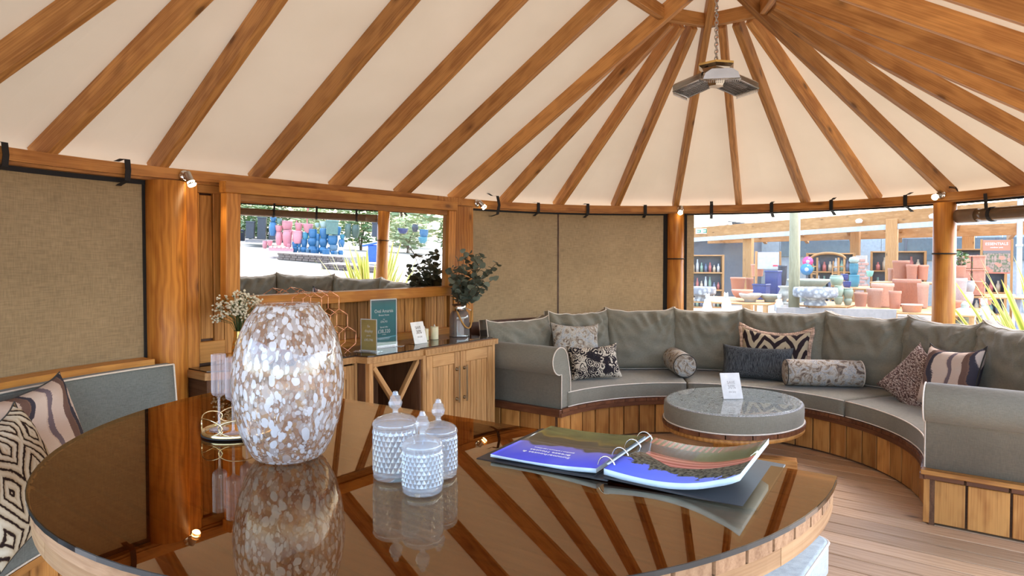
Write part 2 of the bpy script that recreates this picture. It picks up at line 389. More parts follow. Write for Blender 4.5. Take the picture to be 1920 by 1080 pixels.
    def sweep(s, prof, path, closed=False, mi=0, smooth=False, ccw=True):
        """prof: closed polygon of (offset, z); path: list of (x, y, nx, ny)"""
        vs = []; fs = []; g = []; m = len(prof); L = 0; last = None
        for (x, y, nx, ny) in path:
            if last: L += math.hypot(x + nx * prof[0][0] - last[0], y + ny * prof[0][0] - last[1])
            last = (x + nx * prof[0][0], y + ny * prof[0][0])
            for (o, z) in prof: vs.append((x + nx * o, y + ny * o, z)); g.append((L, o, z))
        K = len(path)
        for i in range(K if closed else K - 1):
            for k in range(m):
                a, b = i * m + k, i * m + (k + 1) % m; c, d = ((i + 1) % K) * m + (k + 1) % m, ((i + 1) % K) * m + k
                fs.append((a, b, c, d))
        if not closed: fs.append(tuple(range(m))[::-1]); fs.append(tuple((K - 1) * m + k for k in range(m)))
        return s.add(vs, fs, g, mi, smooth)
    def prism(s, poly, z0, z1, mi=0, M=None):
        n = len(poly); vs = [(x, y, z0) for x, y in poly] + [(x, y, z1) for x, y in poly]
        fs = [tuple(range(n))[::-1], tuple(range(n, 2 * n))] + [(i, (i + 1) % n, n + (i + 1) % n, n + i) for i in range(n)]
        return s.add(vs, fs, [(v[1], v[0], v[2]) for v in vs], mi, False, M)
    def mesh(s, name, mats):
        me = bpy.data.meshes.new(name); me.from_pydata(s.v, [], s.f)
        at = me.attributes.new('grain', 'FLOAT_VECTOR', 'POINT'); at.data.foreach_set('vector', [c for p in s.g for c in p])
        me.polygons.foreach_set('material_index', s.mi); me.polygons.foreach_set('use_smooth', s.sm)
        for m in (mats if isinstance(mats, (list, tuple)) else [mats]): me.materials.append(MAT[m] if isinstance(m, str) else m)
        me.update(); return me
    def build(s, name, mats, parent=None, loc=None, rot=None):
        return link(name, s.mesh(name, mats), parent, loc, rot)
def link(name, data, parent=None, loc=None, rot=None):
    o = bpy.data.objects.new(name, data); COL.objects.link(o); o.parent = parent
    if loc is not None: o.location = loc
    if rot is not None: o.rotation_euler = rot
    return o
def tag(o, label=None, cat=None, group=None, kind=None):
    if label: o['label'] = label
    if cat: o['category'] = cat
    if group: o['group'] = group
    if kind: o['kind'] = kind
    return o
def thing(name, label, cat, loc=(0, 0, 0), rz=0, group=None, rot=None):
    o = link(name, None, None, loc, rot or (0, 0, rz)); o.empty_display_size = .1
    return tag(o, label, cat, group)
def dup(root, loc=None, rz=None, label=None, group=None, scale=None):
    def cp(o, par):
        c = o.copy(); COL.objects.link(c); c.parent = par
        for ch in list(o.children): cp(ch, c)
        return c
    r = cp(root, None)
    if loc is not None: r.location = loc
    if rz is not None: r.rotation_euler = (0, 0, rz)
    if scale: r.scale = scale
    return tag(r, label, None, group)
def arc(r, a0, a1, n, c=(0, 0)):
    return [(c[0] + r * math.cos(RAD(a0 + (a1 - a0) * i / n)), c[1] + r * math.sin(RAD(a0 + (a1 - a0) * i / n)), math.cos(RAD(a0 + (a1 - a0) * i / n)), math.sin(RAD(a0 + (a1 - a0) * i / n))) for i in range(n + 1)]
def stadium(r, n=36):
    p = arc(r, 90, -90, n); p += [(-S * i / 8, -r, 0, -1) for i in range(1, 8)]
    p += arc(r, -90, -270, n, (-S, 0)); p += [(-S + S * i / 8, r, 0, 1) for i in range(1, 8)]
    return p
def text(body, size, mat, parent, loc, rot, name='lettering', align='CENTER', sx=1.):
    cu = bpy.data.curves.new(name, 'FONT'); cu.body = body; cu.size = size; cu.align_x = align; cu.align_y = 'CENTER'; cu.extrude = .0003
    cu.resolution_u = 3; tmp = bpy.data.objects.new('text_tmp', cu); COL.objects.link(tmp); dg = bpy.context.evaluated_depsgraph_get(); me = bpy.data.meshes.new_from_object(tmp.evaluated_get(dg))
    bpy.data.objects.remove(tmp); bpy.data.curves.remove(cu); me.materials.clear(); me.materials.append(MAT[mat]); o = link(name, me, parent, loc, rot); o.scale = (sx, 1, 1); return o
def rrect(x0, x1, z0, z1, r, n=3):
    out = []
    for cx, cz, a in ((x1 - r, z1 - r, 0), (x0 + r, z1 - r, 90), (x0 + r, z0 + r, 180), (x1 - r, z0 + r, 270)):
        for i in range(n + 1): t = RAD(a + 90 * i / n); out.append((cx + r * math.cos(t), cz + r * math.sin(t)))
    return out

# ------------------------------------------------------------------ setting: floor, roof, ring beam, walls
ZB = 1.985; SL = .60; DEP = .115
floor = MB().prism([(p[0], p[1]) for p in stadium(2.45)][::-1], -.16, -.032).build('floor', 'darkrail'); tag(floor, kind='structure')
x = -S - 2.3; pw = .146
while x < 2.3:
    xc = x + pw / 2; dx = max(0, xc, -(xc + S)); h = math.sqrt(max(0, 2.4 ** 2 - dx * dx))
    if h > .2: MB().box((xc, 0, -.014), (pw - .009, 2 * h, .028), .003).build('plank', 'deck', floor)
    x += pw
ceil = MB()
n = 40; ring = [(2.47, -.27), (2.2, 0), (1.6, .6), (1.0, 1.2), (.5, 1.7), (.02, 2.18)]
loops = []
for r, d in ring:
    z = ZB + .125 + SL * (2.2 - r); loops.append([(p[0], p[1], z) for p in stadium(r, n)])
m = len(loops[0]); vs = [p for l in loops for p in l]
fs = [(j * m + i, j * m + (i + 1) % m, (j + 1) * m + (i + 1) % m, (j + 1) * m + i) for j in range(len(loops) - 1) for i in range(m)]
fs.append(tuple((len(loops) - 1) * m + i for i in range(m)))
ceiling = ceil.add(vs, fs, None, 0, False).build('ceiling', 'lining'); tag(ceiling, kind='structure')
def rafter_mesh(r_in):
    b = MB(); ca = 1 / math.sqrt(1 + SL * SL); ux = Vector((-ca, 0, SL * ca)); uz = Vector((SL * ca, 0, ca))
    p0 = Vector((2.30, 0, ZB - SL * .10)); p1 = Vector((r_in, 0, ZB + SL * (2.2 - r_in)))
    b.beam(p0 + uz * DEP / 2 * .98, p1 + uz * DEP / 2 * .98, .052, DEP, .004); return b.mesh('rafter', 'rafter')
rm_short, rm_long = rafter_mesh(.36), rafter_mesh(.05)
for cx, sgn in ((0, 1), (-S, -1)):
    for k in range(13):
        a = 90 - 15 * k if sgn > 0 else 90 + 15 * k
        link('rafter', rm_long if k % 4 == 0 else rm_short, ceiling, (cx, 0, 0), (0, 0, RAD(a)))
for j in (1, 2, 3):
    for a in (90, -90): link('rafter', rm_short, ceiling, (-S * j / 4, 0, 0), (0, 0, RAD(a)))
zn = ZB + SL * (2.2 - .38) + .075
for cx, angs in ((0, (90, 30, -30, -90)), (-S, (90, 150, 210, 270))):
    for a, b2 in zip(angs, angs[1:]):
        MB().beam((cx + .38 * math.cos(RAD(a)), .38 * math.sin(RAD(a)), zn), (cx + .38 * math.cos(RAD(b2)), .38 * math.sin(RAD(b2)), zn), .05, .09).build('noggin', 'rafter', ceiling)
for y in (.38, -.38): MB().beam((0, y, zn), (-S, y, zn), .05, .09).build('noggin', 'rafter', ceiling)
MB().beam((.12, 0, ZB + SL * 2.2 + .02), (-S - .12, 0, ZB + SL * 2.2 + .02), .06, .16).build('ridge_beam', 'rafter', ceiling)
rb = MB().sweep([(0, 1.925), (.11, 1.925), (.11, 1.985), (0, 1.985)], stadium(R), True).build('trim_1', 'beam'); tag(rb, kind='structure')
MB().sweep([(.012, 1.91), (.10, 1.91), (.10, 1.924), (.012, 1.924)], stadium(R), True).build('trim_2', 'beam')['kind'] = 'structure'

def post(x, y, r, label, cords=()):
    t = thing('wooden_post', label, 'post', (x, y, 0))
    MB().lathe([(r, 0), (r, 1.91)], 28, mi=-1).build('shaft', 'post', t)
    for z in cords: MB().tube([((r + .002) * math.cos(2 * PI * i / 24), (r + .002) * math.sin(2 * PI * i / 24), z) for i in range(24)], .006, 6, closed=True).build('cord', 'strap', t)
post(-2.49, 2.235, .105, 'thick round pine post between the left tan blind and the panelled wall')
post(2.24 * math.cos(RAD(30)), 2.24 * math.sin(RAD(30)), .08, 'round pine post with black cord between the tan blind and the clear window', (1.468,))
post(2.24 * math.cos(RAD(-30)), 2.24 * math.sin(RAD(-30)), .08, 'round pine post with black cord left of the rolled up window blind', (1.512,))
post(0, -2.24, .08, 'round pine post at the straight end of the curved sofa, behind its right arm')

# panelled wall with the mirror
wall = MB().box((-1.12, 2.275, .94), (2.50, .03, 1.94), 0).build('wall_left', 'darkrail'); tag(wall, kind='structure')
def wb(x0, x1, z0, z1, y, t=.02, mat='panel', name='board', b=.003):
    return MB().box(((x0 + x1) / 2, y + t / 2, (z0 + z1) / 2), (x1 - x0, t, z1 - z0), b, axis=2 if z1 - z0 > x1 - x0 else 0).build(name, mat, wall)
wb(-2.385, -2.315, 0, 1.91, 2.215, .045, 'post'); wb(-2.312, -2.30, .98, 1.86, 2.225, .03, 'frame'); wb(-2.292, -2.215, 1.0, 1.85, 2.24, .02)
wb(-2.21, -2.15, 0, 1.91, 2.232, .03); wb(-2.312, -2.15, .86, .985, 2.22, .04); wb(-2.312, -2.15, 1.862, 1.91, 2.225, .035)
x = -2.145; i = 0
while x < -.2:
    w = (.094, .084, .1, .09)[i % 4]
    if i % 5 == 3: wb(x, x + .07, .8, 1.2, 2.20, .05); x += .074
    else: wb(x, x + w, .8, 1.2, 2.235, .022); x += w + .006
    i += 1
wb(-2.145, -.15, .82, .90, 2.195, .045, 'frame', 'dado_rail')
for a, b2, y, tt in ((-.19, -.165, 2.23, .03), (-.16, -.125, 2.20, .06)): wb(a, b2, .8, 1.91, y, tt)
wb(-.12, .13, .0, 1.915, 2.19, .075, 'post', 'flat_post')

# curved low walls behind the seats
lw = MB().sweep([(-.03, 0), (0, 0), (0, .92), (-.03, .92)], arc(2.2, 88, -90, 40)).build('wall_far', 'darkrail'); tag(lw, kind='structure')
lw2 = MB().sweep([(-.03, 0), (0, 0), (0, .90), (-.03, .90)], arc(2.2, 93, 150, 20, (-S, 0))).build('wall_near', 'darkrail'); tag(lw2, kind='structure')
tr = MB().sweep([(-.09, .905), (.03, .905), (.03, .935), (-.09, .935)], arc(2.2, 93, 150, 20, (-S, 0))).build('trim_3', 'frame'); tag(tr, kind='structure')

# blinds and clear panels
def strap(parent, a, c, tail=0., bulge=0.):
    ca, sa = math.cos(RAD(a)), math.sin(RAD(a)); o = Vector((c[0], c[1], 0)); u = Vector((ca, sa, 0)); t = Vector((-sa, ca, 0))
    pts = [(.10, 1.86), (.05, 1.885 - bulge), (-.006 - bulge, 1.90 - bulge), (-.009 - bulge * 1.6, 1.945), (-.007 - bulge, 1.993 + bulge), (.03, 1.998 + bulge), (.09, 2.0 + tail)]
    vs = []
    for (d, z) in pts:
        for s_ in (-1, 1):
            for th in (0, -.004): vs.append(tuple(o + u * (R + d + th) + t * .015 * s_ + Vector((0, 0, z))))
    fs = []
    for i in range(len(pts) - 1):
        a_, b_ = i * 4, i * 4 + 4
        for p, q in ((0, 1), (1, 3), (3, 2), (2, 0)): fs.append((a_ + p, a_ + q, b_ + q, b_ + p))
    MB().add(vs, fs).build('strap', 'strap', parent)
def blind_panel(parent, a0, a1, z0, z1, c, mat='blind', name='cloth', r=2.27, n=14, wob=.004):
    vs = []; fs = []; g = []; nz = 6
    for i in range(n + 1):
        a = a0 + (a1 - a0) * i / n
        for k in range(nz + 1):
            z = z0 + (z1 - z0) * k / nz; rr = r + wob * noise.noise((i * .5, k * .8, a0)) * 2
            vs.append((c[0] + rr * math.cos(RAD(a)), c[1] + rr * math.sin(RAD(a)), z)); g.append((RAD(a) * r, 0, z))
    m = nz + 1
    for i in range(n):
        for k in range(nz): fs.append((i * m + k, (i + 1) * m + k, (i + 1) * m + k + 1, i * m + k + 1))
    return MB().add(vs, fs, g, 0, True).build(name, mat, parent)
def strip(parent, a0, a1, z0, z1, c, mat, name, r=2.265, t=.004):
    return MB().sweep([(0, z0), (t, z0), (t, z1), (0, z1)], arc(r, a0, a1, max(1, int(abs(a1 - a0) / 3)), c)).build(name, mat, parent)
b1 = thing('blind', 'tan cloth blind with centre seam behind the left half of the curved sofa', 'blind')
blind_panel(b1, 89.5, 60.2, .5, 1.90, (0, 0)); blind_panel(b1, 60.25, 31.8, .5, 1.90, (0, 0))
strip(b1, 88, 32, 1.895, 1.922, (0, 0), 'strap', 'header', 2.255); strip(b1, 60.4, 60.05, .5, 1.9, (0, 0), 'darkrail', 'seam', 2.262)
strip(b1, 33.0, 30.6, .5, 1.9, (0, 0), 'strap', 'edge_binding', 2.262)
strap(b1, 79.8, (0, 0), .06, .035); strap(b1, 66.8, (0, 0)); strap(b1, 53.1, (0, 0), 0, .006); strap(b1, 37.9, (0, 0))
b2 = thing('blind', 'tan cloth blind at far left beside the thick round post', 'blind')
blind_panel(b2, 92.2, 150, .5, 1.90, (-S, 0)); strip(b2, 92, 150, 1.885, 1.922, (-S, 0), 'strap', 'header', 2.255)
strip(b2, 90.2, 92.4, .5, 1.9, (-S, 0), 'strap', 'edge_binding', 2.262)
strap(b2, 111.3, (-S, 0), 0, .008); strap(b2, 95.5, (-S, 0), 0, .01); strap(b2, 130, (-S, 0))
w1 = thing('clear_blind', 'clear vinyl window panel between the two corded posts', 'window')
blind_panel(w1, 27.4, 25.5, .5, 1.9, (0, 0), name='cloth', n=2, wob=0); blind_panel(w1, 25.5, -28, .5, 1.9, (0, 0), 'pane', 'pane', wob=.012)
strip(w1, 27.2, 29.5, .5, 1.9, (0, 0), 'strap', 'edge_binding', 2.262); strip(w1, 28, -28, 1.895, 1.922, (0, 0), 'strap', 'header', 2.255)
strap(w1, 21.4, (0, 0), .03); strap(w1, 7.2, (0, 0), .01); strap(w1, -6.3, (0, 0), .02); strap(w1, -22.4, (0, 0), .02)
w2 = thing('rolled_blind', 'brown vinyl window blind rolled up under the beam right of the corded post', 'blind')
prof = [(.052 * math.cos(2 * PI * k / 14), .050 * math.sin(2 * PI * k / 14)) for k in range(14)]
MB().sweep([(.06 + a, 1.80 + b) for a, b in prof], arc(2.2, -36.2, -87, 28), smooth=True).build('roll', plain('rolled_vinyl', (.15, .095, .055), .16), w2)
MB().sweep([(.06 + a * 1.06, 1.80 + b * 1.06) for a, b in prof], arc(2.2, -32.3, -36.3, 4), smooth=True).build('hem', plain('brown_hem', (.20, .13, .08), .55), w2)
blind_panel(w2, -32, -87, 1.825, 1.9, (0, 0), 'pane', 'pane', 2.26, wob=.006); strip(w2, -32, -88, 1.895, 1.922, (0, 0), 'strap', 'header', 2.255)
for a in (-39.4, -53, -67, -80):
    o = Vector((2.2 * math.cos(RAD(a)), 2.2 * math.sin(RAD(a)), 0)); ca, sa = math.cos(RAD(a)), math.sin(RAD(a))
    MB().sweep([(.06 + .057 * math.cos(2 * PI * k / 16), 1.80 + .055 * math.sin(2 * PI * k / 16)) for k in range(16)], arc(2.2, a - .35, a + .35, 1)).build('strap', 'strap', w2)
    MB().beam((o.x * 1.0, o.y * 1.0, 1.83), (o.x * .994, o.y * .994, 1.95), .026, .004, 0, (ca, sa, 0)).build('strap', 'strap', w2)

def spot(a, label, c=(0, 0), aim=(0, 0, -1), z=1.955, rr=2.2):
    ca, sa = math.cos(RAD(a)), math.sin(RAD(a)); t = thing('spotlight', label, 'lamp', (c[0] + rr * ca, c[1] + rr * sa, z))
    inn = Vector((-ca, -sa, 0)); M = inn.to_track_quat('Z', 'Y').to_matrix().to_4x4()
    MB().lathe([(.034, 0), (.034, .008), (.022, .016), (0, .018)], 20, M).build('mount_plate', 'chrome', t)
    j = inn * .045 + Vector((0, 0, -.005)); MB().tube([inn * .01, inn * .03 + Vector((0, 0, .004)), j], .007, 8).build('arm', 'chrome', t)
    d = Vector(aim).normalized(); M2 = d.to_track_quat('Z', 'Y').to_matrix().to_4x4(); M2.translation = j - d * .03
    MB().lathe([(0, 0), (.017, .002), (.02, .012), (.02, .06), (.024, .078)], 20, M2, caps=False).build('shade', 'steel', t)
    MB().lathe([(.02, .058), (.024, .08), (.018, .088), (0, .09)], 16, M2, caps=False).build('bulb', 'bulb', t)
    ld = bpy.data.lights.new('spot_glow', 'SPOT'); ld.energy = 2.5; ld.color = (1, .72, .4); ld.spot_size = 1.6; ld.spot_blend = .6; ld.shadow_soft_size = .02
    lo = link('spot_glow', ld, t, j + d * .075); lo.rotation_euler = (-d).to_track_quat('Z', 'Y').to_euler()
    return t
t = spot(90, 'chrome spotlight lit on the beam above the thick left post', (-2.40, 0), (.25, -.3, -.9), 1.945)
spot(86, 'chrome spotlight lit at the beam joint right of the mirror', (.03, 0), (.55, -.35, -.65))
spot(29, 'chrome spotlight lit above the middle corded post', (0, 0), (-.55, -.1, -.85))
t3 = spot(-30, 'chrome spotlight lit above the right corded post', (0, 0), (-.85, .35, -.38), 1.972)
for q in ((.0, 0), (.02, .01)): MB().tube([(.01, -.01 + q[0], .03), (.03, -.05 + q[0], .055 + q[1]), (.02, -.09, .045 + q[1]), (.05, -.11, .01)], .0035, 5).build('flex', 'strap', t3)

# ------------------------------------------------------------------ wall mirror
TILT = .031
mr = thing('wall_mirror', 'wide pine framed mirror leaning on the panelled wall above the sideboard', 'mirror', (-1.23, 2.115, 1.25), rot=(TILT, 0, 0))
X0, X1 = -.905, .912
def mbx(x0, x1, z0, z1, y0, y1, mat, name): return MB().box(((x0 + x1) / 2, (y0 + y1) / 2, (z0 + z1) / 2), (x1 - x0, y1 - y0, z1 - z0), .003).build(name, mat, mr)
MB().add([(X0 - .01, 0, -.01), (X1 + .01, 0, -.01), (X1 + .01, 0, .58), (X0 - .01, 0, .58)], [(0, 1, 2, 3)]).build('mirror_glass', 'mirror', mr)
mbx(X0 - .02, X1 + .02, -.02, .60, .004, .02, 'darkrail', 'backing')
mbx(X0 - .10, X1 + .09, .61, .68, -.045, .03, 'frame', 'top_rail'); mbx(X0, X1, .57, .61, -.02, .03, 'panel', 'reveal')
mbx(X0 - .09, X1 + .09, -.075, .0, -.045, .03, 'frame', 'bottom_rail')
mbx(X0 - .09, X0, .0, .61, -.035, .03, 'frame', 'stile'); mbx(X1, X1 + .085, .0, .61, -.035, .03, 'frame', 'stile')

# ------------------------------------------------------------------ sideboard
sb = thing('sideboard', 'long pine sideboard with dark glass top, cross wine rack and plank doors', 'sideboard')
def sbx(x0, x1, y0, y1, z0, z1, mat, name, par=None, b=.003): return MB().box(((x0 + x1) / 2, (y0 + y1) / 2, (z0 + z1) / 2), (x1 - x0, y1 - y0, z1 - z0), b).build(name, mat, par or sb)
top = [(-2.42, 2.19), (-2.42, 1.97), (-2.12, 1.80), (-1.50, 1.80), (-1.48, 1.715), (-1.44, 1.695), (-.985, 1.695), (-.985, 1.68), (-.17, 1.68), (-.17, 2.19)]
MB().prism(top, .802, .842).build('worktop', 'side', sb)
gl_ = [(-2.40, 2.18), (-2.40, 1.985), (-2.11, 1.815), (-1.49, 1.815), (-1.47, 1.72), (-1.43, 1.705), (-1.02, 1.705), (-.985, 1.73), (-.18, 1.73), (-.18, 2.18)]
def dark_gloss():
    g = NG('black_glass_top'); return g.done(g.n('MixShader', {0: g.n('Fresnel', {0: 1.75}), 1: g.n('BsdfDiffuse', {0: (.018, .012, .01, 1)}), 2: g.n('BsdfGlossy', {0: (.95, .93, .9, 1), 'Roughness': .01})}))
MAT['darkgloss'] = dark_gloss()
MB().prism(gl_, .842, .850).build('glass_top', 'darkgloss', sb)
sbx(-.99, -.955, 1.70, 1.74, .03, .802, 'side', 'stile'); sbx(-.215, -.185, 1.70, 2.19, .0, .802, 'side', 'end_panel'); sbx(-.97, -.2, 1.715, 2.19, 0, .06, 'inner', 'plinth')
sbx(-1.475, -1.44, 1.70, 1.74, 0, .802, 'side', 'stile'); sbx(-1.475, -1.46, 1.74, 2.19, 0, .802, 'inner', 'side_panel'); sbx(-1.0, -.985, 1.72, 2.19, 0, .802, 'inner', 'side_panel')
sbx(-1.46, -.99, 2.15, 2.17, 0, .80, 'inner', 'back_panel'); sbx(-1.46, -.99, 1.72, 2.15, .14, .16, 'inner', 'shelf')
sbx(-1.44, -.985, 1.70, 1.73, .775, .802, 'side', 'rail'); sbx(-.955, -.215, 1.70, 1.73, .79, .802, 'side', 'rail')
MB().beam((-1.435, 1.715, .775), (-.995, 1.715, .17), .03, .035, .002, (0, 1, 0)).build('cross_slat', 'side', sb)
MB().beam((-1.435, 1.745, .17), (-.995, 1.745, .775), .03, .035, .002, (0, 1, 0)).build('cross_slat', 'side', sb)
def door(x0, x1, y, hx, z0=.065, z1=.788, npl=4, par=None):
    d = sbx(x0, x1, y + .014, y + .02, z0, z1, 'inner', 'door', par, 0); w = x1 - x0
    for a, b_ in ((x0 + .002, x0 + .062), (x1 - .062, x1 - .002)): sbx(a, b_, y, y + .024, z0, z1, 'side', 'door_stile', d)
    sbx(x0 + .063, x1 - .063, y, y + .024, z1 - .085, z1, 'side', 'door_rail', d); sbx(x0 + .063, x1 - .063, y, y + .024, z0, z0 + .085, 'side', 'door_rail', d)
    pwid = (w - .128) / npl
    for i in range(npl): sbx(x0 + .064 + i * pwid + .0015, x0 + .064 + (i + 1) * pwid - .0015, y + .007, y + .02, z0 + .087, z1 - .087, 'side', 'plank', d, .002)
    if hx:
        h = MB().box((hx, y - .028, .55), (.012, .01, .27), .004); 
        for z in (.44, .66): h.lathe([(.014, 0), (.014, .006), (.006, .01), (.006, .028)], 10, Matrix.Translation((hx, y, z)) @ Matrix.Rotation(PI / 2, 4, 'X'))
        h.build('handle', 'bronze', d)
door(-.953, -.60, 1.70, -.64); door(-.597, -.218, 1.70, -.555)
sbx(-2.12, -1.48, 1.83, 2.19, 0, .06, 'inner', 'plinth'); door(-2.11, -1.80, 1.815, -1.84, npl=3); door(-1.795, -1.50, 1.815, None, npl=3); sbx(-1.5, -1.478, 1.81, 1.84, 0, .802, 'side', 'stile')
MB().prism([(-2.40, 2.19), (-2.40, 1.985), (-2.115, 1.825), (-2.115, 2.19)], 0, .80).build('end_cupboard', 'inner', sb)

# ------------------------------------------------------------------ curved sofa
so = thing('curved_sofa', 'curved pine bench sofa with grey upholstered scroll arms along the far end', 'sofa')
nb = 27; rb_ = 1.205
for i in range(nb):
    a = 90 - 180 * (i + .5) / nb; w = 2 * rb_ * math.sin(RAD(90 / nb)) - .010
    M = Matrix.Rotation(RAD(a), 4, 'Z') @ Matrix.Translation((rb_ + .012, 0, .132))
    MB().box((0, 0, 0), (.022, w, .236), .003, M, axis=2).build('board', 'base', so)
for sgn in (1, -1):
    for k in range(5):
        y0 = 1.21 + k * .196; MB().box((.012, sgn * (y0 + .093), .132), (.022, .184, .236), .003, axis=2).build('board', 'base', so)
    MB().box((.02, sgn * 1.215, .14), (.045, .03, .26), .002, axis=2).build('corner_post', 'base', so)
MB().sweep([(.02, .0), (.05, .0), (.05, .27), (.02, .27)], arc(rb_, 90, -90, 48)).build('backing', 'inner', so)
for sgn in (1, -1): MB().box((.04, sgn * 1.7, .135), (.02, .96, .26), 0).build('backing', 'inner', so)
ns = 38
for i in range(ns):
    a = 90 - 180 * (i + .5) / ns; da = RAD(90 / ns) * .965; vs = []
    for z in (.288, .312):
        for r in (1.185, 2.14):
            for s_ in (-1, 1): vs.append((r * math.cos(RAD(a) + s_ * da), r * math.sin(RAD(a) + s_ * da), z))
    MB().add(vs, [(0, 1, 3, 2), (4, 6, 7, 5), (0, 4, 5, 1), (2, 3, 7, 6), (0, 2, 6, 4), (1, 5, 7, 3)]).build('seat_slat', 'ledge', so)
MB().sweep([(0, .255), (.03, .255), (.03, .287), (0, .287)], arc(1.183, 91, -91, 48)).build('edge_band', 'ledge', so)
MB().box((-.005, 1.69, .284), (.06, 1.0, .056), .003).build('end_rail', 'ledge', so)
MB().box((-.01, -1.69, .300), (.07, 1.0, .026), .003).build('end_rail', 'beam', so)
for k in range(5): MB().box((.0, -1.20 - .195 * (k + .5), .272), (.05, .185, .026), .002, axis=1).build('end_block', 'ledge', so)
def arm(sgn):
    # scroll arm: profile in x-z swept along y
    pr = []; cx, cz, rr = -.005, .685, .108
    for k in range(15): t = RAD(-75 + (-270 + 0) * k / 14); pr.append((cx + rr * math.cos(t), cz + rr * math.sin(t)))
    pr = [(.01, .312)] + [(.012, cz - rr * .98)]
    for k in range(17): t = RAD(265 - 245 * k / 16); pr.append((cx + rr * math.cos(t), cz + rr * math.sin(t)))
    pr += [(.125, .62), (.142, .53), (.148, .312)]
    y0, y1 = sgn * 1.205, sgn * 2.13; m = len(pr); b = MB(); vs = []; ys = [y0, y0 + sgn * .012, y1]
    cxm = sum(p[0] for p in pr) / m; czm = sum(p[1] for p in pr) / m
    for j, y in enumerate(ys):
        f = .965 if j == 0 else 1.
        for p in pr: vs.append((cxm + (p[0] - cxm) * f, y, czm + (p[1] - czm) * f))
    fs = []
    for j in range(2):
        for k in range(m):
            q = (j * m + k, j * m + (k + 1) % m, (j + 1) * m + (k + 1) % m, (j + 1) * m + k); fs.append(q if sgn < 0 else q[::-1])
    o = b.add(vs, fs, None, 0, True); 
    face = list(range(m)); b.f.append(face if sgn > 0 else face[::-1]); b.mi.append(0); b.sm.append(False)
    o = b.build('armrest', 'grey', so)
    MB().tube([(cxm + (p[0] - cxm) * .985, y0 - sgn * .002, czm + (p[1] - czm) * .985) for p in pr], .0045, 6).build('piping', 'piping', o)
arm(1); arm(-1)

# seat cushions
for (a0, a1, lab) in ((90, 30.9, 'grey curved seat cushion at the left third of the sofa'), (30.5, -29.3, 'grey curved seat cushion at the middle third of the sofa'), (-29.7, -90, 'grey curved seat cushion at the right third of the sofa')):
    t = thing('seat_cushion', lab, 'cushion', (0, 0, .313)); nn = 24
    i0 = 4.5 if a0 == 90 else 0; i1 = 4.5 if a1 == -90 else 0
    MB().sweep([(1.2 + p[0], p[1]) for p in rrect(0, .86, .001, .122, .018)], [(0 * q[0], 0 * q[1], q[2], q[3]) for q in arc(1., a0 - i0 - .2, a1 + i1 + .2, nn)], smooth=True).build('cover', 'grey', t)
    for z in (.118, .006): MB().tube([(1.2 * q[2], 1.2 * q[3], z) for q in arc(1., a0 - i0 - .2, a1 + i1 + .2, nn)], .0045, 6).build('piping', 'piping', t)

def cushion(w, h, th, seed, nu=30, nv=24, gus=.35, pin=.05, sag=.06, fold=1., ears=.0, pw=.5):
    """soft cushion: x width, z height from 0, -y front; returns (body mesh builder, front border, back border)"""
    V = {}; vs = []; fs = []
    def outline(u, v):
        x = u * w / 2 * (1 - pin * (1 - abs(v) ** 2)); z = v * h / 2 * (1 - pin * (1 - u * u))
        if v > 0: z += (-sag * (1 - abs(u) ** 2.2) * v ** 2 + fold * .012 * v ** 3 * noise.noise((u * 3.5, seed * 1.7, 2.)) * (1 - u * u) + ears * abs(u) ** 7 * v ** 3) * h
        return x, z + h / 2
    for side in (-1, 1):
        for i in range(nu + 1):
            for j in range(nv + 1):
                u = -1 + 2 * i / nu; v = -1 + 2 * j / nv; x, z = outline(u, v)
                e = (1 - u ** 4) * (1 - v ** 4); y = th / 2 * (gus + (1 - gus) * e ** pw)
                if fold and side < 0:
                    q = 0
                    for sx in (-1, 1):
                        du, dv = (u - sx) * w, (v - 1) * h * .7; r = math.hypot(du, dv); t = math.atan2(dv, du * sx)
                        sw = math.sin(t * 9 + seed * 2.1 + sx); q += math.exp(-r * 3.6) * (1 - 2 * abs(sw) ** .7) * min(1, r * 6)
                    q *= .020
                    q += .034 * (.3 - abs(noise.noise((u * 3.2 + v * 1.1 + seed, v * 1.2 + seed * .3, seed)))) * max(0, v + .4) + .010 * noise.noise((u * 1.6 + v * 2.4, v * 3 - u, seed * 2))
                    b = 1 - max(0, (v - .2)) ** 2 * abs(math.sin(u * 3 + seed)) * .25
                    y = y * b + q * fold * (e ** .4)
                V[side, i, j] = len(vs); vs.append((x, side * y, z))
    for side in (-1, 1):
        for i in range(nu):
            for j in range(nv):
                f = (V[side, i, j], V[side, i + 1, j], V[side, i + 1, j + 1], V[side, i, j + 1]); fs.append(f if side < 0 else f[::-1])
    ring_ = [(i, 0) for i in range(nu)] + [(nu, j) for j in range(nv)] + [(i, nv) for i in range(nu, 0, -1)] + [(0, j) for j in range(nv, 0, -1)]
    for k in range(len(ring_)):
        p, q = ring_[k], ring_[(k + 1) % len(ring_)]
        if gus > 0: fs.append((V[-1, *q], V[-1, *p], V[1, *p], V[1, *q]))
    b = MB().add(vs, fs, None, 0, True)
    return b, [vs[V[-1, *p]] for p in ring_], [vs[V[1, *p]] for p in ring_]
CL = ['grey back cushion at the left end of the sofa, beside the sideboard', 'grey back cushion behind the beige print pillow', 'grey back cushion left of the middle post, above the left seat joint',
      'grey back cushion behind the left bolster, third of the row from the middle window', 'grey back cushion behind the zebra pillow', 'grey back cushion behind the long print bolster',
      'grey back cushion behind the speckled tweed pillow', 'grey back cushion behind the striped pillow, at the right', 'grey back cushion at the right end, left end of the mirrored row']
CA = [(89, 68.5), (67.5, 50.8), (50, 31.6), (31, 13.2), (12.6, -7.4), (-8, -27.4), (-28, -45.4), (-46, -66.5), (-67.5, -88)]
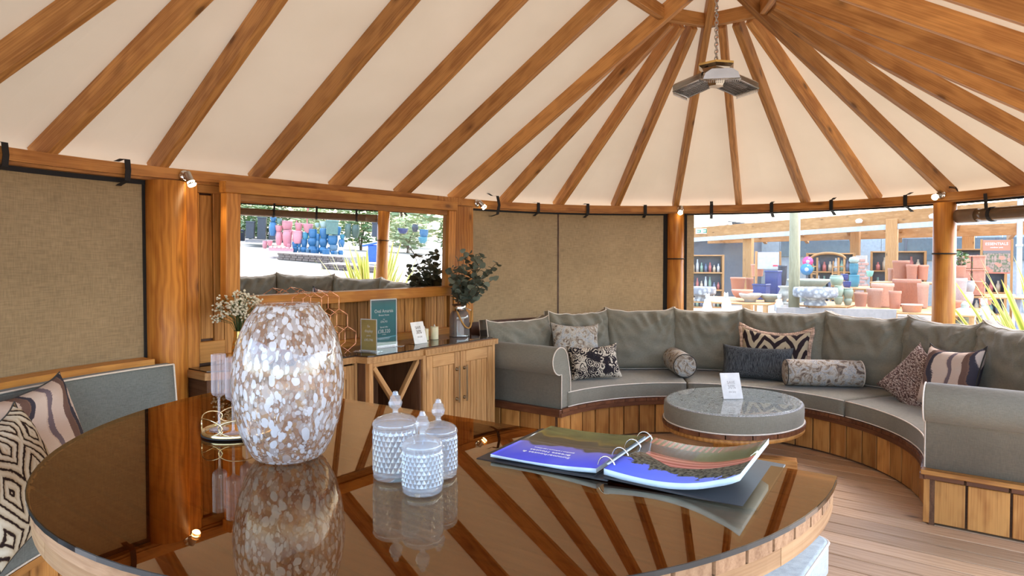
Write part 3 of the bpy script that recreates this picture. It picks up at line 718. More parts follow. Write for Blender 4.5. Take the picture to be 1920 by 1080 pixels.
for i, (a0, a1) in enumerate(CA):
    am = (a0 + a1) / 2; w = 2 * 1.92 * math.sin(RAD(abs(a0 - a1) / 2)) + .05
    t = thing('back_cushion', CL[i], 'cushion', (1.90 * math.cos(RAD(am)), 1.90 * math.sin(RAD(am)), .437), group='grey back cushions round the sofa', rot=(RAD(-7), 0, RAD(am - 90)))
    h = (.50, .535, .55, .55, .555, .56, .57, .585, .57)[i]
    b, fr, bk = cushion(w, h, .25, i * 3.7 + 1, nu=40, nv=30, gus=.40, pin=.012, sag=.02, ears=.05, fold=2.1)
    b.build('cover', 'grey', t); MB().tube(fr, .0045, 5, closed=True).build('piping', 'piping', t); MB().tube(bk, .0045, 5, closed=True).build('piping', 'piping', t)
    if i == 0: MB().box((-w / 2 - .003, .0, h * .45), (.004, .085, h * .86), 0).build('dark_gusset', 'gusset', t)

def pillow(name, lab, mat, w, h, th, loc, az, lean, roll=0, seed=1, trim=None, trim_r=.004, **kw):
    t = thing(name, lab, 'pillow', loc); t.rotation_mode = 'XYZ'
    M = Matrix.Rotation(RAD(az - 90), 4, 'Z') @ Matrix.Rotation(RAD(-lean), 4, 'X') @ Matrix.Rotation(RAD(roll), 4, 'Y')
    t.rotation_euler = M.to_euler()
    b, fr, bk = cushion(w, h, th, seed, 22, 18, 0.04, kw.get('pin', .10), kw.get('sag', .02), .35, kw.get('ears', .03), .42)
    b.build('cover', mat, t)
    if trim: MB().tube(fr, trim_r, 6, closed=True).build('edge_trim', trim, t)
    return t
def pol(r, a, z): return (r * math.cos(RAD(a)), r * math.sin(RAD(a)), z)
MAT['fringe'] = fabric('peach_fringe', (.55, .36, .26), .4, .95, (160, 160), .8)
pillow('pillow', 'beige jungle print pillow leaning on the left back cushions', 'jungle', .48, .34, .13, pol(1.66, 64.5, .565), 60, 15, 4, 2)
pillow('pillow', 'dark flower print pillow in front of the beige print pillow', 'flower', .46, .30, .13, pol(1.46, 61.5, .440), 49, 24, -2, 3)
pillow('pillow', 'zebra print pillow with peach fringe', 'zebra', .60, .44, .15, pol(1.66, 3.3, .44), 14, 16, 2, 4, 'fringe', .022, sag=.10)
pillow('pillow', 'charcoal linen lumbar pillow in front of the zebra pillow', 'linen', .58, .29, .13, pol(1.50, 7.2, .44), 15, 22, 1, 5, pin=.06)
pillow('pillow', 'speckled brown tweed pillow standing on its corner', 'tweed', .42, .42, .14, pol(1.54, -35.5, .425), -20, 26, 33, 6)
pillow('pillow', 'wavy striped pillow with dark edge near the right arm', 'stripe', .42, .42, .15, pol(1.60, -49, .465), -36, 20, -4, 7, 'gusset', .005, ears=.06)
def bolster(lab, p0, p1, r):
    t = thing('bolster', lab, 'pillow', p0); d = Vector(p1) - Vector(p0); L = d.length; M = d.to_track_quat('Z', 'Y').to_matrix().to_4x4()
    pr = [(0, .004), (r * .5, .0), (r * .86, .006), (r * .985, .02), (r, .05), (r * 1.01, L / 2), (r, L - .05), (r * .985, L - .02), (r * .86, L - .006), (r * .5, L), (0, L - .004)]
    MB().lathe(pr, 28, M).build('cover', 'jungle', t)
    for z in (.014, L - .014): MB().tube([M @ Vector((r * .975 * math.cos(2 * PI * k / 24), r * .975 * math.sin(2 * PI * k / 24), z)) for k in range(24)], .004, 5, closed=True).build('piping', 'piping' if z > .1 else 'gusset', t)
bolster('short print bolster lying end on over the left seat joint', (1.20, .70, .543), (1.62, 1.02, .543), .103)
bolster('long print bolster lying along the middle seat', (1.37, -.07, .548), (1.66, -.60, .548), .106)

# ------------------------------------------------------------------ coffee table
ct = thing('coffee_table', 'oval padded coffee table with glass top on a pine pedestal', 'table', (.46, .03, 0), RAD(-3))
EA, EB = .545, .468
def ell(f, z, n=56, ax=EA, bx=EB): return [(ax * f * math.cos(2 * PI * i / n), bx * f * math.sin(2 * PI * i / n), z) for i in range(n)]
def ell_stack(levels, mat, name, par=ct, smooth=True, n=56):
    vs = []; fs = []
    for f, z in levels: vs += ell(f, z, n)
    for j in range(len(levels) - 1):
        for i in range(n): fs.append((j * n + i, j * n + (i + 1) % n, (j + 1) * n + (i + 1) % n, (j + 1) * n + i))
    b = MB().add(vs, fs, None, 0, smooth); k = (len(levels) - 1) * n; b.add(ell(*levels[-1], n), [tuple(range(n))], None, 0, False); b.add(ell(*levels[0], n), [tuple(range(n))[::-1]], None, 0, False)
    return b.build(name, mat, par)
ell_stack([(.985, .335), (.995, .345), (1., .40), (.995, .448), (.985, .454)], 'grey', 'pad')
MAT['padprint'] = pattern('pale_jungle_print', lambda g, v: (g.ramp(g.n('Noise', {'Vector': v, 'Scale': 20., 'Detail': 5., 'Distortion': 2.5}).outputs[0], [(.34, (.10, .085, .08)), (.46, (.60, .56, .52)), (.56, (.26, .26, .28)), (.70, (.85, .80, .73))]), g.n('Noise', {'Vector': v, 'Scale': 60.}).outputs[0]))
ell_stack([(.93, .4545), (.985, .4545), (.95, .457)], 'padprint', 'pad_top')
ell_stack([(.955, .4585), (.96, .461), (.96, .464), (.955, .466)], 'tableglass', 'glass_top')
MB().tube(ell(1.0, .338), .005, 6, closed=True).build('piping', 'piping', ct)
for i in range(18):
    a0, a1 = 2 * PI * (i + .02) / 18, 2 * PI * (i + .98) / 18; pts = [a0 + (a1 - a0) * k / 4 for k in range(5)]
    poly = [(EA * 1.02 * math.cos(a), EB * 1.02 * math.sin(a)) for a in pts] + [(EA * .5 * math.cos(a), EB * .5 * math.sin(a)) for a in pts[::-1]]
    MB().prism(poly, .305, .333).build('rim_block', 'ledge', ct)
ell_stack([(.99, .272), (1.01, .276), (1.01, .302), (.99, .304)], 'beam', 'rim_band')
for x in (-.055, .055): MB().box((x, 0, .16), (.106, .2, .225), .004, axis=2).build('pedestal', 'post', ct)
for rz in (RAD(20), RAD(110)): MB().box((0, 0, .035), (.86, .11, .07), .006, Matrix.Rotation(rz, 4, 'Z')).build('foot_beam', 'base', ct)

def promo_card(label, loc, rz, lean, w=.105, h=.15, ink='ink', ink2='greyink'):
    t = thing('promo_card', label, 'sign', loc, rot=(0, 0, rz)); L = link('card', None, t) if False else None
    M = Matrix.Rotation(-lean, 4, 'X'); card = MB().box((0, 0, h / 2), (w, .003, h), 0, M).build('card', 'white', t)
    MB().box((0, .02, .002), (w, .075, .003), 0).build('acrylic_foot', 'acrylic', t)
    for body, sz, z, ik in (('SAVE', .030, .118, ink), ('30%', .040, .085, ink), ('this July', .019, .050, ink2)):
        p = M @ Vector((0, -.0024, z)); text(body, sz, ik, t, p, (PI / 2 - lean, 0, 0), sx=.9)
    return t
promo_card('white SAVE 30% card standing on the oval coffee table', (.455, .025, .468), RAD(-48), RAD(24), .145, .19, 'greyink')

# ------------------------------------------------------------------ dining table, binder and things on it
dt = thing('dining_table', 'half round dining table with bronze glass over pine planks in the foreground', 'table', (-2.614, -.04, 0))
def clipx(y): return .092 - .08 * (y - .04) - .0
def dpoly(r, n=64, inset=0.):
    out = []
    for i in range(n + 1):
        a = RAD(60 + 240 * i / n); x, y = r * math.cos(a), r * math.sin(a); lim = clipx(y) - inset
        if x <= lim: out.append((x, y))
    # end points on the straight edge
    def endp(sg):
        y = sg * r
        for _ in range(30): y = sg * math.sqrt(max(0, r * r - (clipx(y) - inset) ** 2))
        return (clipx(y) - inset, y)
    return [endp(1)] + out + [endp(-1)]
ZT = .90
MB().prism(dpoly(1.222), ZT - .008, ZT).build('glass_top', 'bronzeglass', dt)
MB().sweep([(-.002, ZT - .0115), (.002, ZT - .0115), (.002, ZT - .0008), (-.002, ZT - .0008)], [(p[0], p[1], p[0] / 1.222, p[1] / 1.222) for p in dpoly(1.222)[1:-1]]).build('glass_edge', 'glassedge', dt)
# planks under the glass, parallel to the straight edge
npk = 15
pk = dpoly(1.215)
def clip(pts, f):
    res = []
    for a, b in zip(pts, pts[1:] + pts[:1]):
        fa, fb = f(a), f(b)
        if fa >= 0: res.append(a)
        if fa * fb < 0: tt = fa / (fa - fb); res.append((a[0] + (b[0] - a[0]) * tt, a[1] + (b[1] - a[1]) * tt))
    return res
for i in range(npk):
    u0 = -1.215 + .0935 * i; u1 = u0 + .0935 - .010
    poly = clip(clip(pk, lambda p: p[0] - u0), lambda p: u1 - p[0])
    if len(poly) > 2: MB().prism(poly, ZT - .046, ZT - .012).build('plank', 'tabledark', dt)
# curved rim below the planks, in glued blocks
ra = [math.degrees(math.atan2(p[1], p[0])) % 360 for p in dpoly(1.215)]; A0, A1 = ra[0], ra[-1]
nblk = 9
for i in range(nblk):
    a0, a1 = A0 + (A1 - A0) * i / nblk, A0 + (A1 - A0) * (i + 1) / nblk - .12
    MB().sweep([(-.09, ZT - .088), (0, ZT - .088), (0, ZT - .047), (-.09, ZT - .047)], arc(1.213, a0, a1, 8)).build('rim_block', 'table', dt)
MB().box((-.02, 0, ZT - .07), (.08, 2.3, .04), .003, Matrix.Rotation(RAD(4.6), 4, 'Z')).build('cross_rail', 'table', dt)
for y in (-.25, .25): MB().box((-.45, y, .40), (.14, .14, .80), .005, axis=2).build('pedestal', 'base', dt)
MB().box((-.45, 0, .05), (.7, .9, .08), .006).build('foot_beam', 'base', dt)

# speckled vase
vz = thing('glass_vase', 'large egg shaped white and amber speckled glass vase on the dining table', 'vase', (-3.199, .074, ZT + .001))
vp = [(.0, .0), (.075, .0), (.098, .008), (.118, .04), (.141, .10), (.154, .17), (.158, .23), (.153, .29), (.139, .35), (.118, .40), (.098, .43), (.088, .445)]
def smooth_prof(p, n=3):
    out = []
    for i in range(len(p) - 1):
        p0, p1, p2, p3 = p[max(i - 1, 0)], p[i], p[i + 1], p[min(i + 2, len(p) - 1)]
        for k in range(n):
            t = k / n; f = lambda a, b, c, d: .5 * (2 * b + (c - a) * t + (2 * a - 5 * b + 4 * c - d) * t * t + (3 * b - a - 3 * c + d) * t ** 3)
            out.append((max(0, f(p0[0], p1[0], p2[0], p3[0])), f(p0[1], p1[1], p2[1], p3[1])))
    return out + [p[-1]]
MB().lathe(smooth_prof(vp), 56, caps=False).build('body', 'vase', vz)
MB().tube([(.0875 * math.cos(2 * PI * k / 40), .0875 * math.sin(2 * PI * k / 40), .446) for k in range(40)], .004, 8, closed=True).build('rim', thin_glass('vase_rim_glass', (.92, .88, .85), 1.7), vz)

# cut glass jars
def jar(label, loc, r, h, hl):
    t = thing('glass_jar', label, 'jar', loc, group='cut glass lidded jars on the dining table'); nc, nr = 26, 9; vs = []; fs = []
    z0, z1 = .012, h
    for j in range(nr + 1):
        for i in range(nc): a = 2 * PI * (i + .5 * (j % 2)) / nc; vs.append((r * math.cos(a), r * math.sin(a), z0 + (z1 - z0) * j / nr))
    for j in range(1, nr):       # diamonds: two triangles pairs raised at their centre
        pass
    base = len(vs)
    for j in range(nr - 1):
        for i in range(nc):
            o = (j % 2); l, rgt = (j + 1) * nc + (i if not o else i), (j + 1) * nc + ((i + 1) % nc if not o else (i + 1) % nc)
            if o == 0: l, rgt = (j + 1) * nc + (i - 1) % nc, (j + 1) * nc + i
            else: l, rgt = (j + 1) * nc + i, (j + 1) * nc + (i + 1) % nc
            b_, t_ = j * nc + i, (j + 2) * nc + i
            if j + 2 > nr: continue
            c = [sum(vs[q][k] for q in (b_, t_, l, rgt)) / 4 for k in range(3)]; rr = math.hypot(c[0], c[1]); s_ = (r + .0035) / rr
            vs.append((c[0] * s_, c[1] * s_, c[2])); ci = len(vs) - 1
            fs += [(b_, rgt, ci), (rgt, t_, ci), (t_, l, ci), (l, b_, ci)]
    b = MB().add(vs, fs); b.lathe([(0, 0), (r * .95, 0), (r * 1.02, .005), (r * 1.0, .012 + h / nr * .5)], 40, caps=False)
    b.lathe([(r * 1.0, h - h / nr), (r * 1.02, h), (r * .93, h), (r * .93, .012), (0, .012)], 40, caps=False); b.build('body', 'cut', t)
    lid = MB().lathe(smooth_prof([(r * .98, h + .001), (r * 1.05, h + .003), (r * 1.04, h + .012), (r * .85, h + .022), (r * .4, h + .031), (.009, h + .034), (.007, h + .045)], 3), 40, caps=False, flute=-.03)
    lid.lathe([(.007, h + .044), (.016, h + .052), (.019, h + .062), (.013, h + .074), (.015, h + .076), (.009, h + .083), (.006, h + .092), (.0, h + .094)], 10, smooth=False, caps=False); lid.build('lid', 'cut', t)
    return t
jar('cut glass jar with pointed lid, tallest and left of the three', (-3.137, -.309, ZT + .001), .058, .135, .04)
jar('cut glass jar with pointed lid, front one of the three', (-3.178, -.449, ZT + .001), .049, .108, .04)
jar('cut glass jar with pointed lid, rear right of the three', (-3.06, -.392, ZT + .001), .049, .112, .04)

# tray and flutes
tr_ = thing('tray', 'small round gold mirror tray with looped wire gallery beside the vase', 'tray', (-3.134, .447, ZT + .001))
MB().lathe([(0, .0), (.112, .0), (.115, .004), (.115, .016), (.109, .018), (.106, .010), (0, .010)], 48).build('base', 'palegold', tr_)
MB().lathe([(.113, 0), (.1165, .002), (.1165, .006), (.113, .0075)], 48, caps=False).build('foot_ring', 'black', tr_)
MB().lathe([(0, .0105), (.106, .0105)], 48, caps=False).build('mirror_plate', 'mirror', tr_)
for k in range(6):
    a0 = 2 * PI * k / 6; pts = []
    for i in range(25): t = 2 * PI * i / 24; a = a0 + .58 * math.cos(t); pts.append((.113 * math.cos(a), .113 * math.sin(a), .038 + .026 * math.sin(t)))
    MB().tube(pts[:-1], .0022, 6, closed=True).build('wire_loop', 'palegold', tr_)
fl_p = [(0, 0), (.030, .0), (.031, .002), (.010, .006), (.0045, .015), (.004, .10), (.006, .108), (.019, .115), (.0228, .122), (.0235, .135), (.0235, .25)]
for loc, lab in (((-3.176, .495, ZT + .0125), 'pink ribbed champagne flute, left one on the tray'), ((-3.185, .395, ZT + .0125), 'pink ribbed champagne flute, front one next to the vase'), ((-3.085, .480, ZT + .0125), 'pink ribbed champagne flute, behind the other two')):
    t = thing('champagne_flute', lab, 'glass', loc, group='pink champagne flutes')
    MB().lathe(fl_p[:8], 28, caps=False).build('stem', 'pinkglass', t); MB().lathe(fl_p[7:], 28, caps=False, flute=-.16, smooth=False).build('bowl', 'pinkglass', t)

# binder
bd = thing('ring_binder', 'open dark ring binder of brochure pages on the dining table', 'binder', (-2.64, -.735, ZT + .001), RAD(6.5))
# local x = away from camera side (page height), local y = page width; left cover at +y
HB = .405 / 2
MB().box((0, .20, .004), (2 * HB, .37, .006), .002, Matrix.Rotation(RAD(-1.), 4, 'X')).build('cover', 'lidark', bd)
MB().box((0, -.205, .010), (2 * HB, .385, .006), .002, Matrix.Rotation(RAD(2.2), 4, 'X')).build('cover', 'lidark', bd)
MB().box((0, 0, .003), (2 * HB, .05, .005), .001).build('spine', 'lidark', bd)
def page_stack(sg, w, z_in, z_out, curl, mat, name, thick, x0, x1):
    b = MB(); n = 20; vs = []; fs = []; g = []
    def prof(t): return z_in + (z_out - z_in) * t + curl * t ** 6 - (.012 * math.sin(PI * min(1, t * 1.2)) if sg < 0 else 0.006 * math.sin(PI * t))
    for i in range(n + 1):
        t = i / n; y = sg * (.012 + w * t) ; z = prof(t)
        for x in (x0, x1):
            for dz in (0, -thick): vs.append((x, y, max(.0075, z + dz))); g.append((sg * t, (x - x0) / (x1 - x0), 0))
    for i in range(n):
        a, c = i * 4, i * 4 + 4
        for (p, q), m in (((0, 2), 0), ((3, 1), 1), ((1, 0), 1), ((2, 3), 1)):
            f = (a + p, a + q, c + q, c + p); fs.append((f if sg < 0 else f[::-1], m))
    f0 = (0, 1, 3, 2); k = n * 4; f1 = (k, k + 2, k + 3, k + 1)
    b.add(vs, [f for f, m in fs] + [f0, f1], g, 0, True); b.mi = [m for f, m in fs] + [1, 1]
    return b.build(name, [mat, 'page'], bd)
def photo_mat(name, build):
    g = NG(name); v = g.grain(rnd=False); c = build(g, v)
    return g.done(g.bsdf(c, .16, Specular_IOR_Level=.5))
def ph_left(g, v):    # upside-down: sky near the viewer (low y), dark hill, green field far
    s = g.n('SeparateXYZ', {0: v}); x, y = s.outputs[0], s.outputs[1]
    n = g.n('Noise', {'Vector': g.n('Mapping', {0: v, 'Scale': (4, 1.4, 1)}), 'Scale': 1.0, 'Detail': 1.2}); n2 = g.n('Noise', {'Vector': g.n('Mapping', {0: v, 'Scale': (3, 14, 1)}), 'Scale': 1.5, 'Detail': 4.})
    q = g.math('ADD', y, g.math('MULTIPLY_ADD', n.outputs[0], .5, -.25)); q = g.math('ADD', q, g.math('MULTIPLY', x, -.10))
    c = g.ramp(q, [(.0, (.10, .10, .62)), (.36, (.20, .19, .62)), (.39, (.085, .075, .06)), (.62, (.10, .09, .06)), (.65, (.34, .25, .05)), (.70, (.13, .13, .05)), (.8, (.18, .20, .06)), (1, (.10, .12, .05))])
    return g.mix(g.math('MULTIPLY', g.math('GREATER_THAN', q, .7), .7), c, g.ramp(n2.outputs[0], [(.4, (.05, .07, .03)), (.62, (.30, .32, .10))]))
def ph_right(g, v):
    s = g.n('SeparateXYZ', {0: v}); x, y = s.outputs[0], s.outputs[1]; xa = g.math('MULTIPLY', x, -1.)
    n = g.n('Noise', {'Vector': v, 'Scale': 9., 'Detail': 5.}); n2 = g.n('Noise', {'Vector': v, 'Scale': 34., 'Detail': 4.})
    sky_ = g.mix(xa, (.10, .14, .72), (.22, .26, .62))
    tree = g.ramp(n2.outputs[0], [(.35, (.02, .022, .018)), (.6, (.14, .13, .09))])
    e1 = g.math('ADD', y, g.math('MULTIPLY_ADD', n.outputs[0], .4, -.2)); e1 = g.math('ADD', e1, g.math('MULTIPLY', xa, .35))
    c = g.mix(g.math('GREATER_THAN', e1, .36), sky_, tree)
    st = g.math('SINE', g.math('MULTIPLY', g.math('ADD', y, g.math('MULTIPLY', xa, .12)), 95.))
    roof = g.mix(g.math('MULTIPLY_ADD', st, .5, .5), (.62, .26, .20), (.36, .11, .08))
    lo = g.math('SUBTRACT', .52, g.math('MULTIPLY', g.math('ABSOLUTE', g.math('SUBTRACT', xa, .58)), -.0)); 
    inroof = g.math('MULTIPLY', g.math('GREATER_THAN', y, g.math('SUBTRACT', .64, g.math('MULTIPLY', g.math('MINIMUM', xa, .40), .72))), g.math('LESS_THAN', y, g.math('SUBTRACT', .64, g.math('MULTIPLY', xa, .14))))
    inroof = g.math('MULTIPLY', inroof, g.math('GREATER_THAN', xa, .12))
    c = g.mix(inroof, c, roof)
    band = g.math('GREATER_THAN', y, g.math('SUBTRACT', .64, g.math('MULTIPLY', xa, .14)))
    c = g.mix(band, c, g.mix(g.math('GREATER_THAN', xa, .5), (.10, .085, .075), (.17, .22, .08)))
    c = g.mix(g.math('GREATER_THAN', y, g.math('ADD', .80, g.math('MULTIPLY', n.outputs[0], .06))), c, g.mix(g.math('MULTIPLY_ADD', g.math('SINE', g.math('MULTIPLY', x, 120.)), .5, .5), (.55, .22, .16), (.20, .22, .08)))
    return c
MAT['phl'] = photo_mat('brochure_photo_left', ph_left); MAT['phr'] = photo_mat('brochure_photo_right', ph_right)
page_stack(1, .33, .026, .016, 0., 'phl', 'page_stack', .012, -HB + .012, HB - .012)
page_stack(-1, .345, .032, .038, .035, 'phr', 'page_stack', .016, -HB + .006, HB - .03)
for i, (body, sz) in enumerate((('Summerhouses &', .017), ('Breeze Houses', .017), ('gazebos | arbours | pavilions', .009))):
    text(body, sz, 'white', bd, (-HB + .055 + .026 * i, .185, .0275 - .0004 * i), (RAD(-1.7), 0, RAD(90)), sx=1.25)
for x in (-.15, -.05, .05, .15):
    MB().tube([(x, .026 * math.cos(t), .014 + .036 * math.sin(t)) for t in [PI * k / 10 for k in range(11)]], .0022, 6).build('ring', 'chrome', bd)
MB().beam((-.17, -.012, .036), (.17, -.012, .036), .006, .003, .001).build('ring_bar', 'page', bd)

# ------------------------------------------------------------------ things on the sideboard
ZS = .851
def panel_sign(name, label, loc, rz, w, h, mat, border=.008, lean=.0):
    t = thing(name, label, 'sign', loc, rot=(0, 0, rz))
    MB().box((0, .0, h / 2 + .004), (w, .002, h), 0).build('paper', 'white', t)
    MB().box((0, -.0014, h / 2 + .004), (w - 2 * border, .001, h - 2 * border), 0).build('print', mat, t)
    MB().box((0, -.004, h / 2 + .004), (w + .006, .002, h + .006), 0).build('acrylic_front', 'acrylic', t)
    MB().box((0, -.01, .002), (w + .05, .09, .003), 0).build('acrylic_foot', 'acrylic', t)
    return t
def poster_mat():
    g = NG('teal_poster_print'); v = g.grain(rnd=False); s = g.n('SeparateXYZ', {0: g.n('TexCoord').outputs['Generated']})
    n = g.n('Noise', {'Vector': g.n('TexCoord').outputs['Generated'], 'Scale': 9., 'Detail': 3.})
    c = g.ramp(s.outputs[2], [(0, (.05, .14, .05)), (.05, (.10, .17, .09)), (.09, (.035, .17, .18)), (.85, (.035, .20, .22)), (.95, (.06, .19, .20)), (1, (.12, .16, .2))])
    w = g.math('ABSOLUTE', g.math('SUBTRACT', s.outputs[2], g.math('MULTIPLY_ADD', s.outputs[0], .06, .13)))
    c = g.mix(g.math('LESS_THAN', w, .012), c, (.12, .42, .52))
    return g.done(g.bsdf(c, .3))
MAT['poster'] = poster_mat()
ps = panel_sign('price_poster', 'teal price poster with white lettering in a clear stand on the sideboard', (-1.10, 1.975, ZS), RAD(-8), .222, .335, 'poster')
for body, sz, z in (('Oval Amarsis', .034, .235), ('Breeze House', .018, .207), ('was', .012, .178), ('£54,743', .021, .160), ('Special offer', .016, .122), ('£38,320', .038, .092), ('inc delivery', .009, .070)):
    text(body, sz, 'white', ps, (0, -.0022, z + .018), (PI / 2, 0, 0), sx=.85)
for z in (.066, .060, .054): MB().box((0, -.0022, z), (.12 - (.066 - z) * 3, .0004, .0018), 0).build('small_print', 'white', ps)
gs_ = panel_sign('gold_sign', 'narrow gold ex-display sign standing before the teal poster', (-1.325, 1.875, ZS), RAD(-76), .13, .215, 'gold', .006)
for body, sz, z in (('Ex', .024, .170), ('display', .027, .138), ('price', .018, .108), ('£45,746', .024, .078)): text(body, sz, 'white', gs_, (0, -.0022, z), (PI / 2, 0, 0), sx=.9)
promo_card('white SAVE 30% card beside the candles on the sideboard', (-.805, 1.90, ZS), RAD(4), RAD(16), .14, .162)
def candle(label, loc, h):
    t = thing('candle', label, 'candle', loc, group='cream candles on the sideboard')
    MB().lathe([(0, 0), (.031, 0), (.032, .004), (.032, h - .004), (.030, h), (.026, h - .006), (0, h - .010)], 24).build('wax', 'wax', t)
    MB().lathe([(0, h - .01), (.004, h - .006), (.006, h + .004), (.003, h + .014), (0, h + .02)], 8).build('flame_tip', 'white', t)
candle('cream candle half hidden behind the SAVE card', (-.665, 2.005, ZS), .092); candle('cream candle standing free between the SAVE card and the lantern vase', (-.555, 2.005, ZS), .098)

ln = thing('lantern_vase', 'smoked glass jar vase with chrome neck and rope handle', 'vase', (-.285, 1.985, ZS))
MB().lathe(smooth_prof([(.0, .001), (.076, .001), (.081, .006), (.081, .05), (.081, .13), (.079, .165), (.066, .192), (.054, .205)], 2), 36, caps=False).build('body', 'smokeglass', ln)
MB().lathe([(.053, .204), (.055, .206), (.055, .245), (.053, .248)], 32, caps=False).build('chrome_neck', 'chrome', ln)
MB().lathe([(.056, .247), (.060, .250), (.060, .256), (.050, .258), (.048, .2)], 32, caps=False).build('rim', 'darkrail', ln)
MAT['rope'] = plain('ochre_rope', (.50, .25, .06), .8)
rp = MB(); pts = []
for i in range(41):
    t = -1 + 2 * i / 40; pts.append(Vector((t * .088, -.052 - .042 * (1 - t * t), .205 - .135 * (1 - abs(t) ** 2.2))))
for ph in range(3):
    tw = []
    for i, p in enumerate(pts):
        a = i * 1.25 + ph * 2 * PI / 3; tw.append(p + Vector((.0042 * math.cos(a), .0042 * math.sin(a), .0042 * math.cos(a) * (p.x / .09))))
    rp.tube(tw, .0048, 6)
rp.build('rope_handle', 'rope', ln)
for sx in (-1, 1): MB().tube([(sx * .055, 0, .225), (sx * .066, -.01, .225), (sx * .07, -.03, .215), (sx * .083, -.05, .205)], .003, 6).build('ear', 'chrome', ln)
def leaf_mat(name, c1, c2):
    g = NG(name); r = g.n('ObjectInfo').outputs['Random']; c = g.ramp(r, [(0, c1), (1, c2)])
    return g.done(g.n('MixShader', {0: .15, 1: g.bsdf(c, .55), 2: g.n('BsdfTranslucent', {0: c})}))
MAT['euc'] = leaf_mat('eucalyptus_leaf', (.075, .09, .065), (.22, .27, .22)); MAT['stem'] = plain('brown_stem', (.14, .085, .05), .8)
lm = []
for k in range(3):
    vs = [(0, 0, 0)]; 
    for i in range(10):
        a = 2 * PI * i / 10; vs.append((.5 + .5 * math.cos(a) , (.46 + .05 * k) * math.sin(a), .10 * math.cos(a * 2 + k) - .04 * k))
    vs[0] = (.5, 0, -.05); lm.append(MB().add(vs, [(0, 1 + i, 1 + (i + 1) % 10) for i in range(10)], None, 0, True).mesh('leaf', 'euc'))
random.seed(21); st_ = MB(); spots = []
for b_ in range(19):
    a = 2 * PI * b_ / 19 * 1.0 + random.uniform(-.2, .2); sp = random.uniform(.05, .205); hgt = random.uniform(.14, .50) * (1.08 - sp * 1.0); p = Vector((.02 * math.cos(a), .02 * math.sin(a), .20)); ps_ = []
    for i in range(9):
        t = i / 8; q = Vector((math.cos(a) * (.02 + sp * t ** 1.3), math.sin(a) * .85 * (.02 + sp * t ** 1.3) - .15 * t, .20 + (hgt + .05) * t - .07 * t * t * sp * 6)); ps_.append(q)
        if i > 2: spots += [(q, a + random.uniform(-1.6, 1.6) + (PI if j_ else 0), random.uniform(.058, .080) * (1.1 - .40 * t)) for j_ in (0, 1)]
    st_.tube(ps_, .0022, 5)
st_.build('stems', 'stem', ln)['kind'] = 'stuff'
for q, a, sz in spots:
    if q.y > .11: continue
    o = link('leaf', random.choice(lm), ln, q, (random.uniform(-.9, .9), random.uniform(-1.0, .6), a)); o.scale = (sz, sz, sz)

# copper hexagon rack
hx = thing('hexagon_rack', 'copper wire rack of stacked hexagons behind the vase', 'wine rack', (-1.48, 1.96, ZS))
s_ = .079; wd = s_ * math.sqrt(3)
for row, nn_, x0 in ((0, 3, -2), (1, 3, -2.5), (2, 2, -2.)):
    for i in range(nn_):
        cxh = (x0 + i) * wd + (0 if row != 2 else 0); czh = .022 + s_ + row * s_ * 1.5; b = MB()
        P = [(cxh + s_ * math.sin(PI / 3 * k), czh + s_ * math.cos(PI / 3 * k)) for k in range(6)]
        for y in (-.055, .055): b.tube([(px, y, pz) for px, pz in P], .0027, 5, closed=True)
        for px, pz in P: b.tube([(px, -.055, pz), (px, .055, pz)], .0018, 4)
        b.build('hexagon', 'copper', hx)
for i in range(3):
    xx = (-2 + i) * wd; b = MB()
    for y in (-.055, .055):
        for sx in (-1, 1): b.tube([(xx, y, .022), (xx + sx * .028, y, .002)], .0021, 5)
    b.build('foot', 'copper', hx)

# gold vase of gypsophila
gv = thing('bud_vase', 'small embossed gold vase of white gypsophila at the left end of the sideboard', 'vase', (-2.215, 1.96, ZS))
b = MB(); nc, nr = 20, 14; vs = []; fs = []
for j in range(nr + 1):
    t = j / nr; r = .036 + .010 * math.sin(PI * min(1, t * 1.3)) - .006 * t
    for i in range(nc): vs.append(((r + (.0022 if (i + j) % 2 and t < .82 else 0)) * math.cos(2 * PI * i / nc), (r + (.0022 if (i + j) % 2 and t < .82 else 0)) * math.sin(2 * PI * i / nc), .21 * t))
for j in range(nr):
    for i in range(nc): fs.append((j * nc + i, j * nc + (i + 1) % nc, (j + 1) * nc + (i + 1) % nc, (j + 1) * nc + i))
b.add(vs, fs, None, 0, False); b.add([(vs[i][0], vs[i][1], 0) for i in range(nc)], [tuple(range(nc))[::-1]]); b.build('body', 'brass', gv)
MB().tube([(.030 * math.cos(2 * PI * k / 20), .030 * math.sin(2 * PI * k / 20), .21) for k in range(20)], .0025, 6, closed=True).build('rim', 'brass', gv)
MAT['green'] = plain('stem_green', (.06, .10, .03), .7); MAT['blossom'] = plain('white_blossom', (.80, .76, .62), .8)
random.seed(5); st_ = MB(); bl = MB()
for k in range(64):
    a = random.uniform(0, 2 * PI); sp = random.uniform(.01, .165) ** 1.0; z = .21 + random.uniform(.09, .21) * (1.12 - sp * 2.2)
    if sp > .13: z -= random.uniform(0, .07)
    e = Vector((sp * math.cos(a), sp * math.sin(a) * .9, z)); m_ = Vector((e.x * .35, e.y * .35, .21 + (z - .21) * .6)); st_.tube([(e.x * .05, e.y * .05, .17), m_, e], .0013, 4)
    for q in range(7):
        c = e + Vector((random.uniform(-.028, .028), random.uniform(-.028, .028), random.uniform(-.02, .022))); st_.tube([m_.lerp(e, .75), c], .0007, 3)
        r_ = random.uniform(.0055, .0088); M = Matrix.Translation(c) @ Matrix.Rotation(random.uniform(0, 3), 4, 'X')
        bl.lathe([(0, -r_ * .6), (r_ * .8, -r_ * .3), (r_, .2 * r_), (r_ * .4, .7 * r_), (0, .6 * r_)], 5, M, smooth=True, caps=False)
